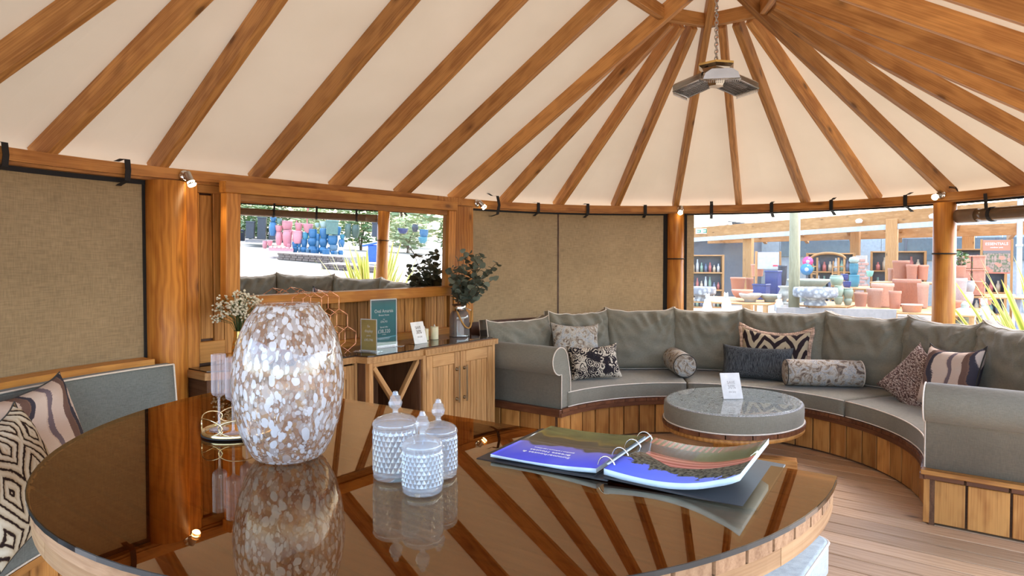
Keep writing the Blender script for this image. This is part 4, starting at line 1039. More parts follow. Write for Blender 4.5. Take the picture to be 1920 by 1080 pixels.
st_.build('stems', 'green', gv)['kind'] = 'stuff'; bl.build('blossoms', 'blossom', gv)['kind'] = 'stuff'

# ------------------------------------------------------------------ bench at the dining table, stool
bn = thing('curved_bench', 'curved pine bench at far left behind the dining table', 'bench', (-S, 0, 0))
for i in range(11):
    a = 94 + (150 - 94) * (i + .5) / 11; M = Matrix.Rotation(RAD(a), 4, 'Z') @ Matrix.Translation((1.66, 0, .165)); MB().box((0, 0, 0), (.022, 1.66 * RAD(56 / 11) - .01, .30), .003, M, axis=2).build('board', 'base', bn)
MB().sweep([(0, .315), (.45, .315), (.45, .345), (0, .345)], arc(1.62, 93, 150, 24)).build('seat_board', 'base', bn)
t = thing('bench_seat_cushion', 'grey piped seat cushion on the curved bench at far left', 'cushion', (-S, 0, .347))
MB().sweep([(1.62 + p[0], p[1]) for p in rrect(0, .42, .001, .105, .018)], [(0, 0, q[2], q[3]) for q in arc(1, 93, 150, 24)], smooth=True).build('cover', 'greyd', t)
for z in (.10, .006): MB().tube([(1.62 * q[2], 1.62 * q[3], z) for q in arc(1, 93, 150, 24)], .0045, 6).build('piping', 'piping', t)
t = thing('bench_back_cushion', 'grey piped back cushion of the curved bench, ending at the thick post', 'cushion', (-S, 0, .455))
prf = rrect(0, .10, .0, .45, .02); MB().sweep([(1.985 + p[0] + (p[1] * .12), p[1]) for p in prf], [(0, 0, q[2], q[3]) for q in arc(1, 91.2, 150, 28)], smooth=True).build('cover', 'greyd', t)
MB().tube([((1.985 + .45 * .12) * q[2], (1.985 + .45 * .12) * q[3], .45) for q in arc(1, 91.2, 150, 28)] + [], .005, 6).build('piping', 'piping', t)
MB().tube([((1.985 + z * .12) * math.cos(RAD(91.2)), (1.985 + z * .12) * math.sin(RAD(91.2)), z) for z in (0.02, .2, .43, .45)], .005, 6).build('piping', 'piping', t)
pillow('pillow', 'wavy striped pillow on the left bench behind the beaded one', 'stripe', .50, .50, .16, (-S + 1.78 * math.cos(RAD(115)), 1.78 * math.sin(RAD(115)), .452), 121, 17, -5, 11, 'gusset', .004, ears=.03, sag=.0)
pillow('pillow', 'cream pillow with dark beaded diamonds on the left bench', 'diamond', .46, .46, .16, (-S + 1.57 * math.cos(RAD(126.5)), 1.57 * math.sin(RAD(126.5)), .452), 128, 22, -10, 12, 'gusset', .003)
stl = thing('stool', 'pale grey padded stool half under the dining table', 'stool', (-1.98, -.82, 0))
MB().box((0, 0, .165), (.50, .46, .33), .004, axis=0).build('box', 'base', stl)
vs = rrect(-.26, .28, -.265, .265, .05, 5); b = MB(); lev = [(.97, .331), (1., .34), (1., .44), (.985, .452), (.95, .457)]; m = len(vs); pv = []
for f, z in lev: pv += [(x * f, y * f, z) for x, y in vs]
b.add(pv, [(j * m + i, j * m + (i + 1) % m, (j + 1) * m + (i + 1) % m, (j + 1) * m + i) for j in range(len(lev) - 1) for i in range(m)] + [tuple(range((len(lev) - 1) * m, len(lev) * m))], None, 0, True).build('cushion', 'stool', stl)
MB().tube([(x * 1.0, y * 1.0, .446) for x, y in vs], .005, 6, closed=True).build('piping', 'piping', stl)

# ------------------------------------------------------------------ hanging patio heater
ht = thing('patio_heater', 'chrome three sided electric heater hanging on a chain from the roof', 'heater', (0, 0, 2.60), RAD(0))
for i in range(26):
    z = .155 + i * .0235; b = MB(); M = Matrix.Translation((0, 0, z)) @ Matrix.Rotation(PI / 2 * (i % 2), 4, 'Z')
    b.tube([(.011 * math.cos(t), 0, .0165 * math.sin(t)) for t in [2 * PI * k / 10 for k in range(10)]], .0036, 5, closed=True, M=M); b.build('chain_link', 'steel', ht)
MB().tube([(.015, 0, .14), (.018, .004, .4), (.012, 0, .76)], .004, 6).build('flex', 'copper', ht)
MB().prism([(.125 * math.cos(RAD(a)), .125 * math.sin(RAD(a))) for a in (20, 80, 140, 200, 260, 320)], .128, .142).build('top_plate', 'brass', ht)
MAT['goldplate'] = plain('gold_steel', (.40, .33, .24), .18, 1.)
MB().lathe([(0, .0), (.05, .0), (.06, .02), (.10, .11), (.125, .128)], 6, Matrix.Rotation(RAD(20), 4, 'Z'), smooth=False, caps=False).build('hub', 'goldplate', ht)
MAT['grill'] = plain('heater_grill', (.30, .27, .24), .4, 1.)
MAT['darkchrome'] = plain('dark_chrome', (.30, .28, .26), .22, 1.)
for az in (208, 328, 88):
    hd = link('heater_head', None, ht, (0, 0, .075), (0, 0, RAD(az)))
    M = Matrix.Rotation(RAD(15), 4, 'Y')
    sec = [(.055, .075), (.075, .030), (.088, .0)]          # half width, height from the lip: shallow reflector trough
    vs = []; fs = []; xs = (.06, .075, .255, .265)
    for x in xs:
        f = 1. if .08 < x < .31 else .93
        for hw, z in ((-.112, 0), (-.098, .038), (-.06, .062), (.06, .062), (.098, .038), (.112, 0)): vs.append(tuple(M @ Vector((x, hw * f, z * f - .02))))
    for a in range(3):
        for k in range(5): q = a * 6 + k; fs.append((q, q + 1, q + 7, q + 6))
    fs += [(0, 1, 2, 3, 4, 5), (23, 22, 21, 20, 19, 18)]
    MB().add(vs, fs, None, 0, False).build('reflector_box', 'darkchrome', hd)
    MB().tube([M @ Vector(q) for q in ((.062, -.112, -.022), (.263, -.113, -.022), (.263, .113, -.022), (.062, .112, -.022))], .006, 6, closed=True).build('rim', 'steel', hd)
    MB().box((.16, 0, .0), (.17, .05, .014), .003, M).build('element', 'white', hd)
    g_ = MB()
    for i in range(16): x = .075 + .0115 * i; g_.tube([M @ Vector((x, -.105, -.024)), M @ Vector((x, .105, -.024))], .0022, 4)
    for i in range(7): y = -.102 + .034 * i; g_.tube([M @ Vector((.068, y, -.024)), M @ Vector((.258, y, -.024))], .0018, 4)
    g_.build('grill', 'grill', hd)
    c_ = MB()
    for i in range(20): y = -.104 + .011 * i; c_.tube([M @ Vector((.268, y, -.02)), M @ Vector((.270, y, -.045))], .0022, 4)
    c_.build('comb', 'steel', hd)
# ------------------------------------------------------------------ outside: yard, displays, planting
def zg(x, y):
    s = min(max((-y - 2.6) / 6., 0), 1); s = s * s * (3 - 2 * s); return -.17 + .50 * s + .016 * max(0, -y - 9.5)
def paving():
    g = NG('pale_paving'); tc = g.n('TexCoord').outputs['Object']
    br = g.n('TexBrick', {'Vector': tc, 'Color1': (.36, .325, .275, 1), 'Color2': (.31, .28, .235, 1), 'Mortar': (.24, .22, .19, 1), 'Scale': 1.6, 'Mortar Size': .012})
    n = g.n('Noise', {'Vector': tc, 'Scale': 1.3, 'Detail': 5.}); c = g.mix(1., br.outputs[0], g.ramp(n.outputs[0], [(.3, .82), (.7, 1.08)]), 'MULTIPLY')
    return g.done(g.bsdf(c, .85, n.outputs[0], .2))
MAT['paving'] = paving(); vs = []; fs = []; gx, gy = 30, 50
for i in range(gx + 1):
    for j in range(gy + 1): x, y = -14 + 54 * i / gx, -48 + 78 * j / gy; vs.append((x, y, zg(x, y)))
for i in range(gx):
    for j in range(gy): fs.append((i * (gy + 1) + j, (i + 1) * (gy + 1) + j, (i + 1) * (gy + 1) + j + 1, i * (gy + 1) + j + 1))
gd = MB().add(vs, fs, None, 0, True).build('ground', 'paving'); tag(gd, kind='structure')

PC = {'pink': (.60, .24, .25), 'blue': (.04, .15, .28), 'bluegrey': (.14, .23, .30), 'teal': (.05, .20, .26), 'green': (.12, .20, .16), 'palegreen': (.40, .50, .44), 'olive': (.075, .11, .08),
      'dark': (.035, .04, .055), 'white': (.72, .74, .74), 'navy': (.03, .05, .18), 'terra': (.47, .205, .125), 'terra2': (.52, .29, .20), 'sage': (.27, .33, .24), 'mint': (.25, .55, .45), 'white2': (.48, .37, .32), 'grey': (.42, .40, .37)}
SHP = {'tub': [(0, .01), (.74, .0), (.80, .03), (.93, .84), (1., .86), (1., .97), (.97, 1.), (.88, 1.), (.84, .80), (0, .78)],
       'bowl': [(0, .01), (.52, .0), (.58, .04), (.82, .35), (.94, .72), (1., .94), (.98, 1.), (.88, 1.), (.84, .82), (0, .8)],
       'jar': [(0, .01), (.60, .0), (.68, .04), (.92, .38), (1., .62), (.93, .82), (.80, .92), (.86, .97), (.84, 1.), (.72, 1.), (.70, .9), (0, .88)],
       'round': [(0, .01), (.70, .0), (.78, .04), (.96, .38), (1., .68), (.96, .88), (1., .91), (1., .98), (.96, 1.), (.86, 1.), (.84, .85), (0, .82)],
       'ribbed': [(0, .01), (.66, .0), (.74, .04), (.95, .5), (1., .8), (.97, .96), (.90, 1.), (.84, .98), (.82, .85), (0, .82)]}
PM = {}
def pot(x, y, z, r, h, shape, col, label, group=None):
    key = (shape, col)
    if key not in PM:
        mk = 'pot_' + col
        if mk not in MAT: MAT[mk] = plain(mk, PC[col], .75 if col[:5] in ('terra', 'white', 'grey') else .3)
        PM[key] = MB().lathe(SHP[shape], 20, flute=-.05 if shape == 'ribbed' else 0, caps=False).mesh('plant_pot', mk)
    o = link('plant_pot', PM[key], None, (x, y, z)); o.scale = (r, r, h); o.rotation_euler = (0, 0, random.random() * 6)
    return tag(o, label, 'pot', group)
POTS = [
 (9.83, -15.15, 0.83, 0.117, 0.467, "jar", "pink", "tall pink glazed pot, lower of the leftmost pink pair in the mirror"),
 (9.84, -15.19, 1.29, 0.133, 0.234, "bowl", "pink", "pink glazed bowl on top of the leftmost tall pink pot in the mirror"),
 (10.0, -14.92, 0.82, 0.164, 0.561, "jar", "pink", "tall pink glazed pot under the highest pink pot in the mirror"),
 (10.02, -14.96, 1.39, 0.18, 0.311, "tub", "pink", "pink tub pot standing highest of the pink stack in the mirror"),
 (10.04, -14.88, 0.84, 0.102, 0.296, "tub", "pink", "small pink pot, upper of the front pink pair beside blue pots"),
 (10.03, -14.87, 0.64, 0.109, 0.265, "bowl", "pink", "small pink pot lowest beside the striped blue pots in the mirror"),
 (10.23, -14.64, 0.92, 0.172, 0.452, "tub", "pink", "wide pink pot below the red sale frame in the mirror"),
 (10.26, -14.64, 1.37, 0.133, 0.28, "bowl", "pink", "pink pot half behind the red sale frame in the mirror"),
 (10.46, -14.37, 1.31, 0.172, 0.327, "bowl", "pink", "pink bowl pot right of the red sale frame in the mirror"),
 (9.53, -15.54, 0.69, 0.086, 0.265, "jar", "pink", "small lone pink pot at far left end of the pink pallet"),
 (9.64, -15.4, 0.79, 0.091, 0.187, "bowl", "pink", "small pink bowl on the end of the pink pallet"),
 (10.17, -14.68, 0.61, 0.102, 0.187, "ribbed", "blue", "ribbed blue pot, lower of the leftmost blue pair in the mirror"),
 (10.17, -14.7, 0.79, 0.102, 0.187, "ribbed", "blue", "ribbed blue pot, upper of the leftmost blue pair in the mirror"),
 (10.35, -14.43, 0.58, 0.117, 0.24, "jar", "blue", "round blue pot at the bottom under the teal blue pot"),
 (10.37, -14.44, 0.82, 0.106, 0.259, "tub", "blue", "blue pot in the middle under the teal blue pot"),
 (10.4, -14.43, 1.08, 0.106, 0.255, "tub", "teal", "teal blue pot on top of the second blue stack in the mirror"),
 (10.54, -14.19, 0.57, 0.156, 0.296, "jar", "blue", "blue pot at the foot of the third blue stack in the mirror"),
 (10.54, -14.21, 0.86, 0.164, 0.287, "jar", "blue", "round blue pot in the middle of the third blue stack"),
 (10.55, -14.22, 1.15, 0.148, 0.305, "tub", "blue", "blue tub on top of the third blue stack in the mirror"),
 (10.32, -14.15, 0.54, 0.078, 0.216, "bowl", "bluegrey", "small grey blue bowl in front of the third blue stack"),
 (10.37, -13.9, 0.54, 0.116, 0.221, "bowl", "blue", "small blue bowl in front of the third blue stack"),
 (10.76, -13.89, 0.58, 0.141, 0.265, "jar", "blue", "blue pot at the foot of the fourth blue stack in the mirror"),
 (10.77, -13.9, 0.84, 0.148, 0.311, "jar", "blue", "round blue pot in the middle of the fourth blue stack"),
 (10.8, -13.89, 1.15, 0.172, 0.352, "ribbed", "blue", "ribbed blue tub on top of the fourth blue stack"),
 (10.43, -13.29, 0.53, 0.129, 0.264, "tub", "blue", "blue tub standing front right at the edge of the brick plinth"),
 (10.98, -13.56, 0.53, 0.133, 0.202, "ribbed", "blue", "pair-width ribbed blue pot at front below the dripped blue tub"),
 (10.97, -13.58, 0.74, 0.144, 0.202, "tub", "bluegrey", "dripped grey blue tub at the right end of the blue display"),
 (10.97, -13.65, 0.94, 0.18, 0.324, "tub", "blue", "large blue tub with pale rim near the spiky plant"),
 (11.05, -13.58, 1.27, 0.18, 0.327, "ribbed", "blue", "ribbed dark blue tub highest at the right of the blue display"),
 (10.26, -14.56, 0.61, 0.064, 0.193, "jar", "bluegrey", "narrow grey blue pot beside the leftmost ribbed blue pair"),
 (10.26, -14.58, 0.79, 0.07, 0.193, "ribbed", "blue", "narrow ribbed pot standing on the narrow grey blue pot"),
 (10.65, -14.04, 0.58, 0.058, 0.249, "jar", "blue", "blue pot at the foot between third and fourth stacks"),
 (10.65, -14.06, 0.82, 0.073, 0.24, "jar", "bluegrey", "grey blue pot in the middle between third and fourth stacks"),
 (10.66, -14.07, 1.06, 0.072, 0.24, "ribbed", "blue", "ribbed blue pot on top between third and fourth stacks"),
 (10.89, -13.73, 0.66, 0.066, 0.193, "jar", "blue", "small blue jar tucked behind the front right blue tub"),
 (10.96, -13.43, 0.53, 0.065, 0.195, "ribbed", "bluegrey", "small ribbed grey blue pot right of the ribbed front pot"),
 (11.13, -13.39, 0.54, 0.094, 0.212, "jar", "blue", "blue jar at the right corner of the brick plinth"),
 (10.94, -13.69, 0.92, 0.078, 0.265, "jar", "teal", "teal jar behind the large rimmed blue tub"),
 (11.18, -13.39, 1.15, 0.094, 0.162, "bowl", "teal", "teal bowl left of the olive urns"),
 (10.17, -14.71, 0.96, 0.086, 0.202, "tub", "pink", "pink pot behind the small front pink pair"),
 (10.28, -14.57, 0.97, 0.089, 0.202, "bowl", "pink", "pink bowl right of centre at the back of the pink pallet"),
 (10.07, -14.87, 1.14, 0.094, 0.259, "jar", "pink", "pink jar between the tall pink pots"),
 (10.41, -14.45, 1.48, 0.102, 0.14, "bowl", "pink", "small pink bowl beside the pink bowl pot"),
 (11.16, -13.4, 0.87, 0.109, 0.28, "jar", "blue", "blue pot partly behind the yellow spiky leaves"),
 (9.71, -15.35, 1.15, 0.133, 0.473, "jar", "blue", "tall blue urn behind the pink pots at left of the mirror"),
 (9.73, -15.37, 1.63, 0.109, 0.181, "bowl", "blue", "blue bowl on top of the tall blue urn behind the pink pots"),
 (9.73, -15.32, 1.16, 0.069, 0.374, "jar", "green", "slim green urn beside the tall blue urn in the mirror"),
 (9.86, -15.2, 1.57, 0.086, 0.202, "tub", "green", "grey green tub behind the highest pink pot"),
 (10.66, -14.13, 1.52, 0.086, 0.156, "bowl", "palegreen", "small pale green bowl above the blue stacks"),
 (10.81, -13.92, 1.51, 0.172, 0.234, "bowl", "palegreen", "wide pale green bowl above the fourth blue stack"),
 (11.3, -13.24, 1.2, 0.117, 0.508, "jar", "olive", "tall olive glazed urn left of the spiky leaves"),
 (11.46, -13.03, 1.22, 0.138, 0.467, "jar", "olive", "second olive glazed urn behind the spiky leaves"),
 (11.48, -13.01, 1.3, 0.078, 0.28, "tub", "green", "small green tub between the olive urns"),
 (12.91, -11.12, 1.37, 0.156, 0.265, "tub", "blue", "bright blue tub in the right pane of the mirror"),
 (12.88, -11.13, 1.15, 0.169, 0.218, "bowl", "teal", "teal bowl under the bright blue tub in the mirror"),
 (12.73, -11.38, 1.53, 0.117, 0.28, "jar", "dark", "dark grey jar in the right pane of the mirror"),
 (13.17, -10.8, 1.64, 0.148, 0.265, "bowl", "white", "white bowl at the right edge of the mirror"),
 (12.47, -11.72, 1.45, 0.188, 0.187, "bowl", "navy", "wide navy bowl left in the right pane of the mirror"),
 (13.13, 0.63, 1.0, 0.174, 0.408, "tub", "terra", "tall terracotta pot standing highest left of the right post"),
 (12.91, 0.39, 0.98, 0.117, 0.342, "tub", "terra", "second terracotta pot from the top row left of the right post"),
 (13.05, 0.2, 0.98, 0.118, 0.331, "tub", "terra", "terracotta pot of the top row nearest the right post"),
 (13.35, 0.86, 0.93, 0.066, 0.298, "tub", "terra2", "narrow pale terracotta pot at left end of the top row"),
 (12.46, 0.43, 0.45, 0.274, 0.558, "tub", "terra", "largest terracotta pot in the middle of the terracotta display"),
 (11.79, 0.79, 0.44, 0.219, 0.491, "tub", "terra2", "pale terracotta pot with thick rim left of the largest pot"),
 (10.97, 0.81, 0.48, 0.152, 0.376, "tub", "terra2", "pale tapered terracotta pot in front with white stripe label"),
 (10.63, 1.0, 0.5, 0.123, 0.278, "tub", "terra", "small terracotta pot at left end of the terracotta display"),
 (10.86, 0.43, 0.47, 0.114, 0.347, "tub", "terra", "small terracotta pot in front of the largest pot"),
 (11.93, 0.07, 0.44, 0.109, 0.502, "tub", "terra2", "terracotta pot half hidden by the right post"),
 (10.68, 0.12, 0.42, 0.189, 0.16, "tub", "terra2", "low terracotta pot lowest in front of the largest pot"),
 (11.56, 1.64, 0.87, 0.142, 0.224, "jar", "sage", "large sage green urn behind the blue pots"),
 (11.35, 1.37, 0.61, 0.106, 0.219, "jar", "sage", "sage green urn, upper of the pair left of the terracotta pots"),
 (11.35, 1.37, 0.47, 0.085, 0.154, "jar", "sage", "sage green urn, lower of the pair left of the terracotta pots"),
 (11.24, 1.53, 0.64, 0.098, 0.24, "jar", "sage", "sage green urn in the middle of the left sage column"),
 (11.23, 1.53, 0.48, 0.093, 0.168, "bowl", "sage", "sage green pot at the foot of the left sage column"),
 (11.31, 1.71, 0.58, 0.083, 0.155, "bowl", "sage", "small sage bowl behind the carved stone basin"),
 (12.36, 1.64, 0.96, 0.078, 0.144, "tub", "navy", "navy pot, upper of the small navy pair by the sage urns"),
 (12.39, 1.59, 0.8, 0.083, 0.139, "tub", "navy", "navy pot, lower of the small navy pair by the sage urns"),
 (13.60, 1.68, 1.065, 0.101, 0.266, "tub", "teal", "upper teal cylinder pot under the round cactus"),
 (13.55, 1.66, 0.77, 0.118, 0.293, "tub", "teal", "lower teal cylinder pot of the teal column"),
 (14.49, 1.48, 1.0, 0.085, 0.142, "bowl", "mint", "mint green bowl in front of the brick pillar"),
 (10.76, 3.5, 0.77, 0.166, 0.264, "tub", "terra", "terracotta pot at the left under the timber column"),
 (11.08, 3.34, 0.76, 0.085, 0.256, "tub", "terra", "terracotta pot between the left pot and the navy cube"),
 (12.65, 3.66, 1.01, 0.158, 0.299, "tub", "terra", "terracotta pot behind on top at the timber column"),
 (12.19, 2.94, 0.82, 0.101, 0.47, "tub", "dark", "dark slate cylinder pot left of the pale round column"),
 (10.01, 3.15, 0.63, 0.224, 0.166, "bowl", "terra", "wide terracotta pan below the left terracotta pots"),
 (12.05, -0.545, 1.066, 0.122, 0.251, "tub", "terra", "terracotta pot holding a flowering plant right of the right post"),
 (11.99, -0.55, 0.61, 0.141, 0.454, "tub", "white2", "white washed pot under the flowering plant"),
 (11.59, -0.57, 0.31, 0.122, 0.322, "tub", "terra", "terracotta pot at the bottom right of the right post"),
 (12.52, -0.69, 0.76, 0.106, 0.237, "jar", "grey", "grey stone jar beside the white washed pot"),
 (11.74, -0.73, 0.55, 0.082, 0.245, "jar", "white2", "pale jar standing below the grey stone jar"),
 (13.02, -0.82, 0.82, 0.09, 0.155, "tub", "terra", "small terracotta pot right of the grey stone jar"),
 (11.74, -1.0, 0.56, 0.115, 0.122, "tub", "terra", "terracotta trough pot behind the stone lantern"),
]
for p in POTS: pot(*(p[:5] + ('round' if p[5] == 'tub' and p[6][:5] != 'terra' and p[6] != 'white2' else p[5],) + p[6:]))

# timber displays under the pots
def display(label, x0, x1, y0, y1, zt, zb, mat='pergola', n=5, name='display_stand'):
    t = thing(name, label, 'stand', ((x0 + x1) / 2, (y0 + y1) / 2, zb)); w = (x1 - x0); d = (y1 - y0)
    for i in range(n): MB().box((-w / 2 + w * (i + .5) / n, 0, zt - zb - .015), (w / n - .01, d, .03), .004, axis=1).build('slat', mat, t)
    for sx in (-1, 1):
        for sy in (-1, 1): MB().box((sx * (w / 2 - .05), sy * (d / 2 - .05), (zt - zb - .03) / 2), (.08, .08, zt - zb - .03), .004, axis=2).build('leg', mat, t)
    return t
display('low timber display stand carrying the terracotta pots', 10.4, 12.74, -.9, 1.3, .43, -.17)
display('upper timber display stand behind the largest terracotta pot', 12.75, 13.7, -.2, 1.2, .92, -.17)
display('timber display stand under the sage green urns', 10.9, 12.7, 1.32, 2.4, .46, -.17)
display('timber display stand at the left under the stone basins', 9.3, 11.4, 2.42, 4.4, .56, -.17)
display('timber display stand under the teal cylinder pots', 13.2, 14.8, 1.3, 2.0, .75, -.17)
MAT['greywood'] = plain('weathered_grey_board', (.26, .23, .21), .8)
dpb = thing('planter_edge', 'long weathered grey board edge in front of the stone basins', 'bench', (9.7, 1.2, -.17))
for k in range(3): MB().beam((-.62, .98, .60 - .2 * k), (.72, -.85, .56 - .2 * k), .05, .19, .005).build('board', 'greywood', dpb)

# stone ware
MAT['stone'] = plain('pale_stone', (.42, .40, .34), .85); MAT['stone2'] = plain('grey_green_stone', (.31, .32, .24), .85)
def carved(name, c1, c2):
    g = NG(name); v = g.n('TexCoord').outputs['Object']; vo = g.n('TexVoronoi', {'Vector': v, 'Scale': 11.}); n = g.n('Noise', {'Vector': v, 'Scale': 22., 'Detail': 3.})
    f = g.math('ADD', vo.outputs['Distance'], g.math('MULTIPLY', n.outputs[0], .4)); return g.done(g.bsdf(g.ramp(f, [(.3, c1), (.75, c2)]), .85, f, .8, .03))
MAT['carved'] = carved('carved_white_stone', (.52, .52, .50), (.20, .20, .21))
def stone(label, loc, w, h, kind, mat='stone'):
    prof = {'bowl': [(0, 0), (.30, 0), (.30, .12), (.16, .25), (.2, .45), (.75, .72), (1, .93), (1, 1), (.9, .98), (.5, .8), (0, .75)],
            'basin': [(0, 0), (.50, 0), (.52, .1), (.40, .3), (.55, .42), (.92, .46), (1, .58), (1, .85), (.96, 1), (.85, 1), (.8, .8), (0, .75)],
            'flat': [(0, 0), (.5, 0), (.55, .3), (.85, .55), (1, .8), (1, 1), (.85, .95), (.4, .75), (0, .7)],
            'urn': [(0, 0), (.7, 0), (.7, .08), (.35, .15), (.3, .25), (.8, .45), (.9, .65), (.6, .85), (1, .97), (.95, 1), (0, .95)],
            'lantern': [(0, 0), (.55, 0), (.55, .12), (.4, .2), (.4, .38), (1, .40), (.85, .5), (.45, .66), (.22, .72), (.26, .82), (.2, .92), (0, 1)]}[kind]
    t = thing('stone_' + {'bowl': 'birdbath', 'basin': 'basin', 'flat': 'dish', 'urn': 'urn', 'lantern': 'lantern'}[kind], label, 'stone ornament', loc); k = 3 if kind in ('bowl', 'basin') else 2
    MB().lathe([(r * w, z * h) for r, z in prof[:k + 2]], 24, caps=False).build('foot', mat, t); MB().lathe([(r * w, z * h) for r, z in prof[k + 1:]], 28, caps=False, flute=.06 if kind == 'lantern' else 0).build('bowl' if kind != 'lantern' else 'roof', 'carved' if mat == 'carved' else mat, t); return t
stone('wide pale green stone birdbath right of the pale round column', (10.8, 2.03, .56), .42, .46, 'bowl', 'stone2')
stone('white carved stone basin before the sage urns', (9.55, 1.60, .56), .40, .34, 'basin', 'carved')
stone('white carved stone basin at the left edge of the clear window', (9.45, 3.82, .56), .30, .30, 'basin', 'carved')
stone('flat stone dish in front of the terracotta pots on the left', (9.75, 2.9, .56), .22, .18, 'flat', 'stone')
stone('second flat stone dish beside the stone urn', (10.0, 2.58, .56), .20, .16, 'flat', 'stone2')
stone('pale stone urn with lip between dish and birdbath', (10.4, 2.40, .50), .13, .38, 'urn', 'stone')
stone('ribbed stone lantern cap right of the right corded post', (10.9, -.72, .24), .26, .42, 'lantern', 'stone2')
MAT['scallop'] = plain('white_stone', (.50, .49, .46), .8)
def statue(label, loc, h, seed):
    t = thing('stone_statue', label, 'statue', loc); b = MB(); rr = h * .26
    for j in range(11):
        pass
    vs = []; fs = []; n = 16; m = 12
    for j in range(m + 1):
        z = h * .72 * j / m; r0 = rr * (1. - .55 * (j / m) ** 1.5) * (1 if j < m else .3)
        for i in range(n):
            a = 2 * PI * i / n; k = 1 + .45 * noise.noise((math.cos(a) * 1.7 + seed, math.sin(a) * 1.7, z * 9)); vs.append((r0 * k * math.cos(a), r0 * k * math.sin(a), z))
    for j in range(m):
        for i in range(n): fs.append((j * n + i, j * n + (i + 1) % n, (j + 1) * n + (i + 1) % n, (j + 1) * n + i))
    fs.append(tuple(range(m * n, (m + 1) * n))); b.add(vs, fs, None, 0, True); b.build('body', 'scallop', t)
    hd = MB().lathe([(0, -.16 * h), (.09 * h, -.12 * h), (.13 * h, 0), (.10 * h, .1 * h), (0, .14 * h)], 12, Matrix.Translation((.03 * h, .04 * h * (seed % 3 - 1), .82 * h)), caps=False)
    for sg in (-1, 1): hd.lathe([(0, -.02), (.05 * h, 0), (.03 * h, .08 * h), (0, .12 * h)], 8, Matrix.Translation((0.03 * h, sg * .08 * h + .04 * h * (seed % 3 - 1), .90 * h)), caps=False)
    hd.build('head', 'scallop', t)
statue('white stone animal statue under the left carved basin', (8.9, 3.48, .40), .36, 1); statue('white stone animal statue sitting next to the left post side', (9.1, 3.16, .42), .36, 2)
statue('white stone figure between the dish and the carved basin', (9.5, 2.25, .42), .34, 4); statue('pale stone figure right of the stone lantern cap', (11.1, -1.02, .25), .46, 5)

# stacked terracotta troughs
for r_ in range(3):
    for c_ in range(2):
        t = MB(); w, h = .22, .30
        t.box((0, 0, .14), (.30, w, .28), .01); t.box((0, 0, .262), (.33, w + .02, .04), .008)
        o = t.build('trough', plain('terra_trough', PC['terra'], .8) if r_ + c_ == 0 else bpy.data.materials['terra_trough'], None, (13.4, -.56 - .25 * c_ , .66 + .29 * r_))
        tag(o, 'square terracotta trough, %s row %s column of the stack by the orange sign' % (('bottom', 'middle', 'top')[r_], ('left', 'right')[c_]), 'pot', 'square terracotta troughs')
display('timber display stand under the square terracotta troughs', 12.9, 14.6, -1.9, -.30, .65, -.17)

# signs
def board_sign(name, label, loc, rz, w, h, mat, leg, back=.02):
    t = thing(name, label, 'sign', loc, rz); MB().box((0, 0, leg + h / 2), (w, back, h), .003).build('panel', mat, t)
    for sx in (-1, 1): MB().box((sx * (w / 2 + .03), .01, (leg + h) / 2), (.05, .05, leg + h + .04), .004, axis=2).build('post', 'pergola', t)
    return t
def ess():
    g = NG('orange_sign_print'); tc = g.n('TexCoord').outputs['Generated']; s = g.n('SeparateXYZ', {0: tc}); vo = g.n('TexVoronoi', {'Vector': g.n('Mapping', {0: tc, 'Scale': (3.5, .1, 6)}), 'Scale': 1.}); n = g.n('Noise', {'Vector': tc, 'Scale': 12., 'Detail': 3.})
    ph = g.mix(g.math('LESS_THAN', vo.outputs['Distance'], .36), g.ramp(n.outputs[0], [(.4, (.10, .13, .06)), (.6, (.38, .25, .2))]), (.60, .22, .14))
    c = g.ramp(s.outputs[2], [(0, (.5, .15, .09)), (.04, 0.), (.6, (.16, .15, .14)), (.69, (.62, .20, .12))], 'CONSTANT')
    return g.done(g.bsdf(g.mix(g.math('MULTIPLY', g.math('GREATER_THAN', s.outputs[2], .04), g.math('LESS_THAN', s.outputs[2], .6)), c, ph), .5))
MAT['ess'] = ess()
es = board_sign('garden_sign', 'orange ESSENTIALS garden sign with photos of pots, between timber posts', (15.1, -1.06, .0), RAD(-88), .52, .78, 'ess', 1.1)
text('ESSENTIALS', .085, 'white', es, (0, -.012, 1.79), (PI / 2, 0, 0)); text('outdoor pots', .045, 'white', es, (0, -.012, 1.71), (PI / 2, 0, 0))
MAT['palesign'] = plain('pale_blue_sign', (.42, .45, .56), .5)
ws = board_sign('notice_board', 'pale blue white notice board left of the pale round column', (12.3, 3.30, .0), RAD(-50), .52, .40, 'palesign', 1.2)
MAT['red'] = plain('red_paint', (.62, .05, .07), .4)
MB().box((.17, -.012, 1.28), (.12, .003, .04), 0).build('red_mark', 'red', ws)
for i in range(2): MB().box((-.16 + .22 * i, -.012, 1.50), (.14, .003, .05), 0).build('print_line', 'white', ws)

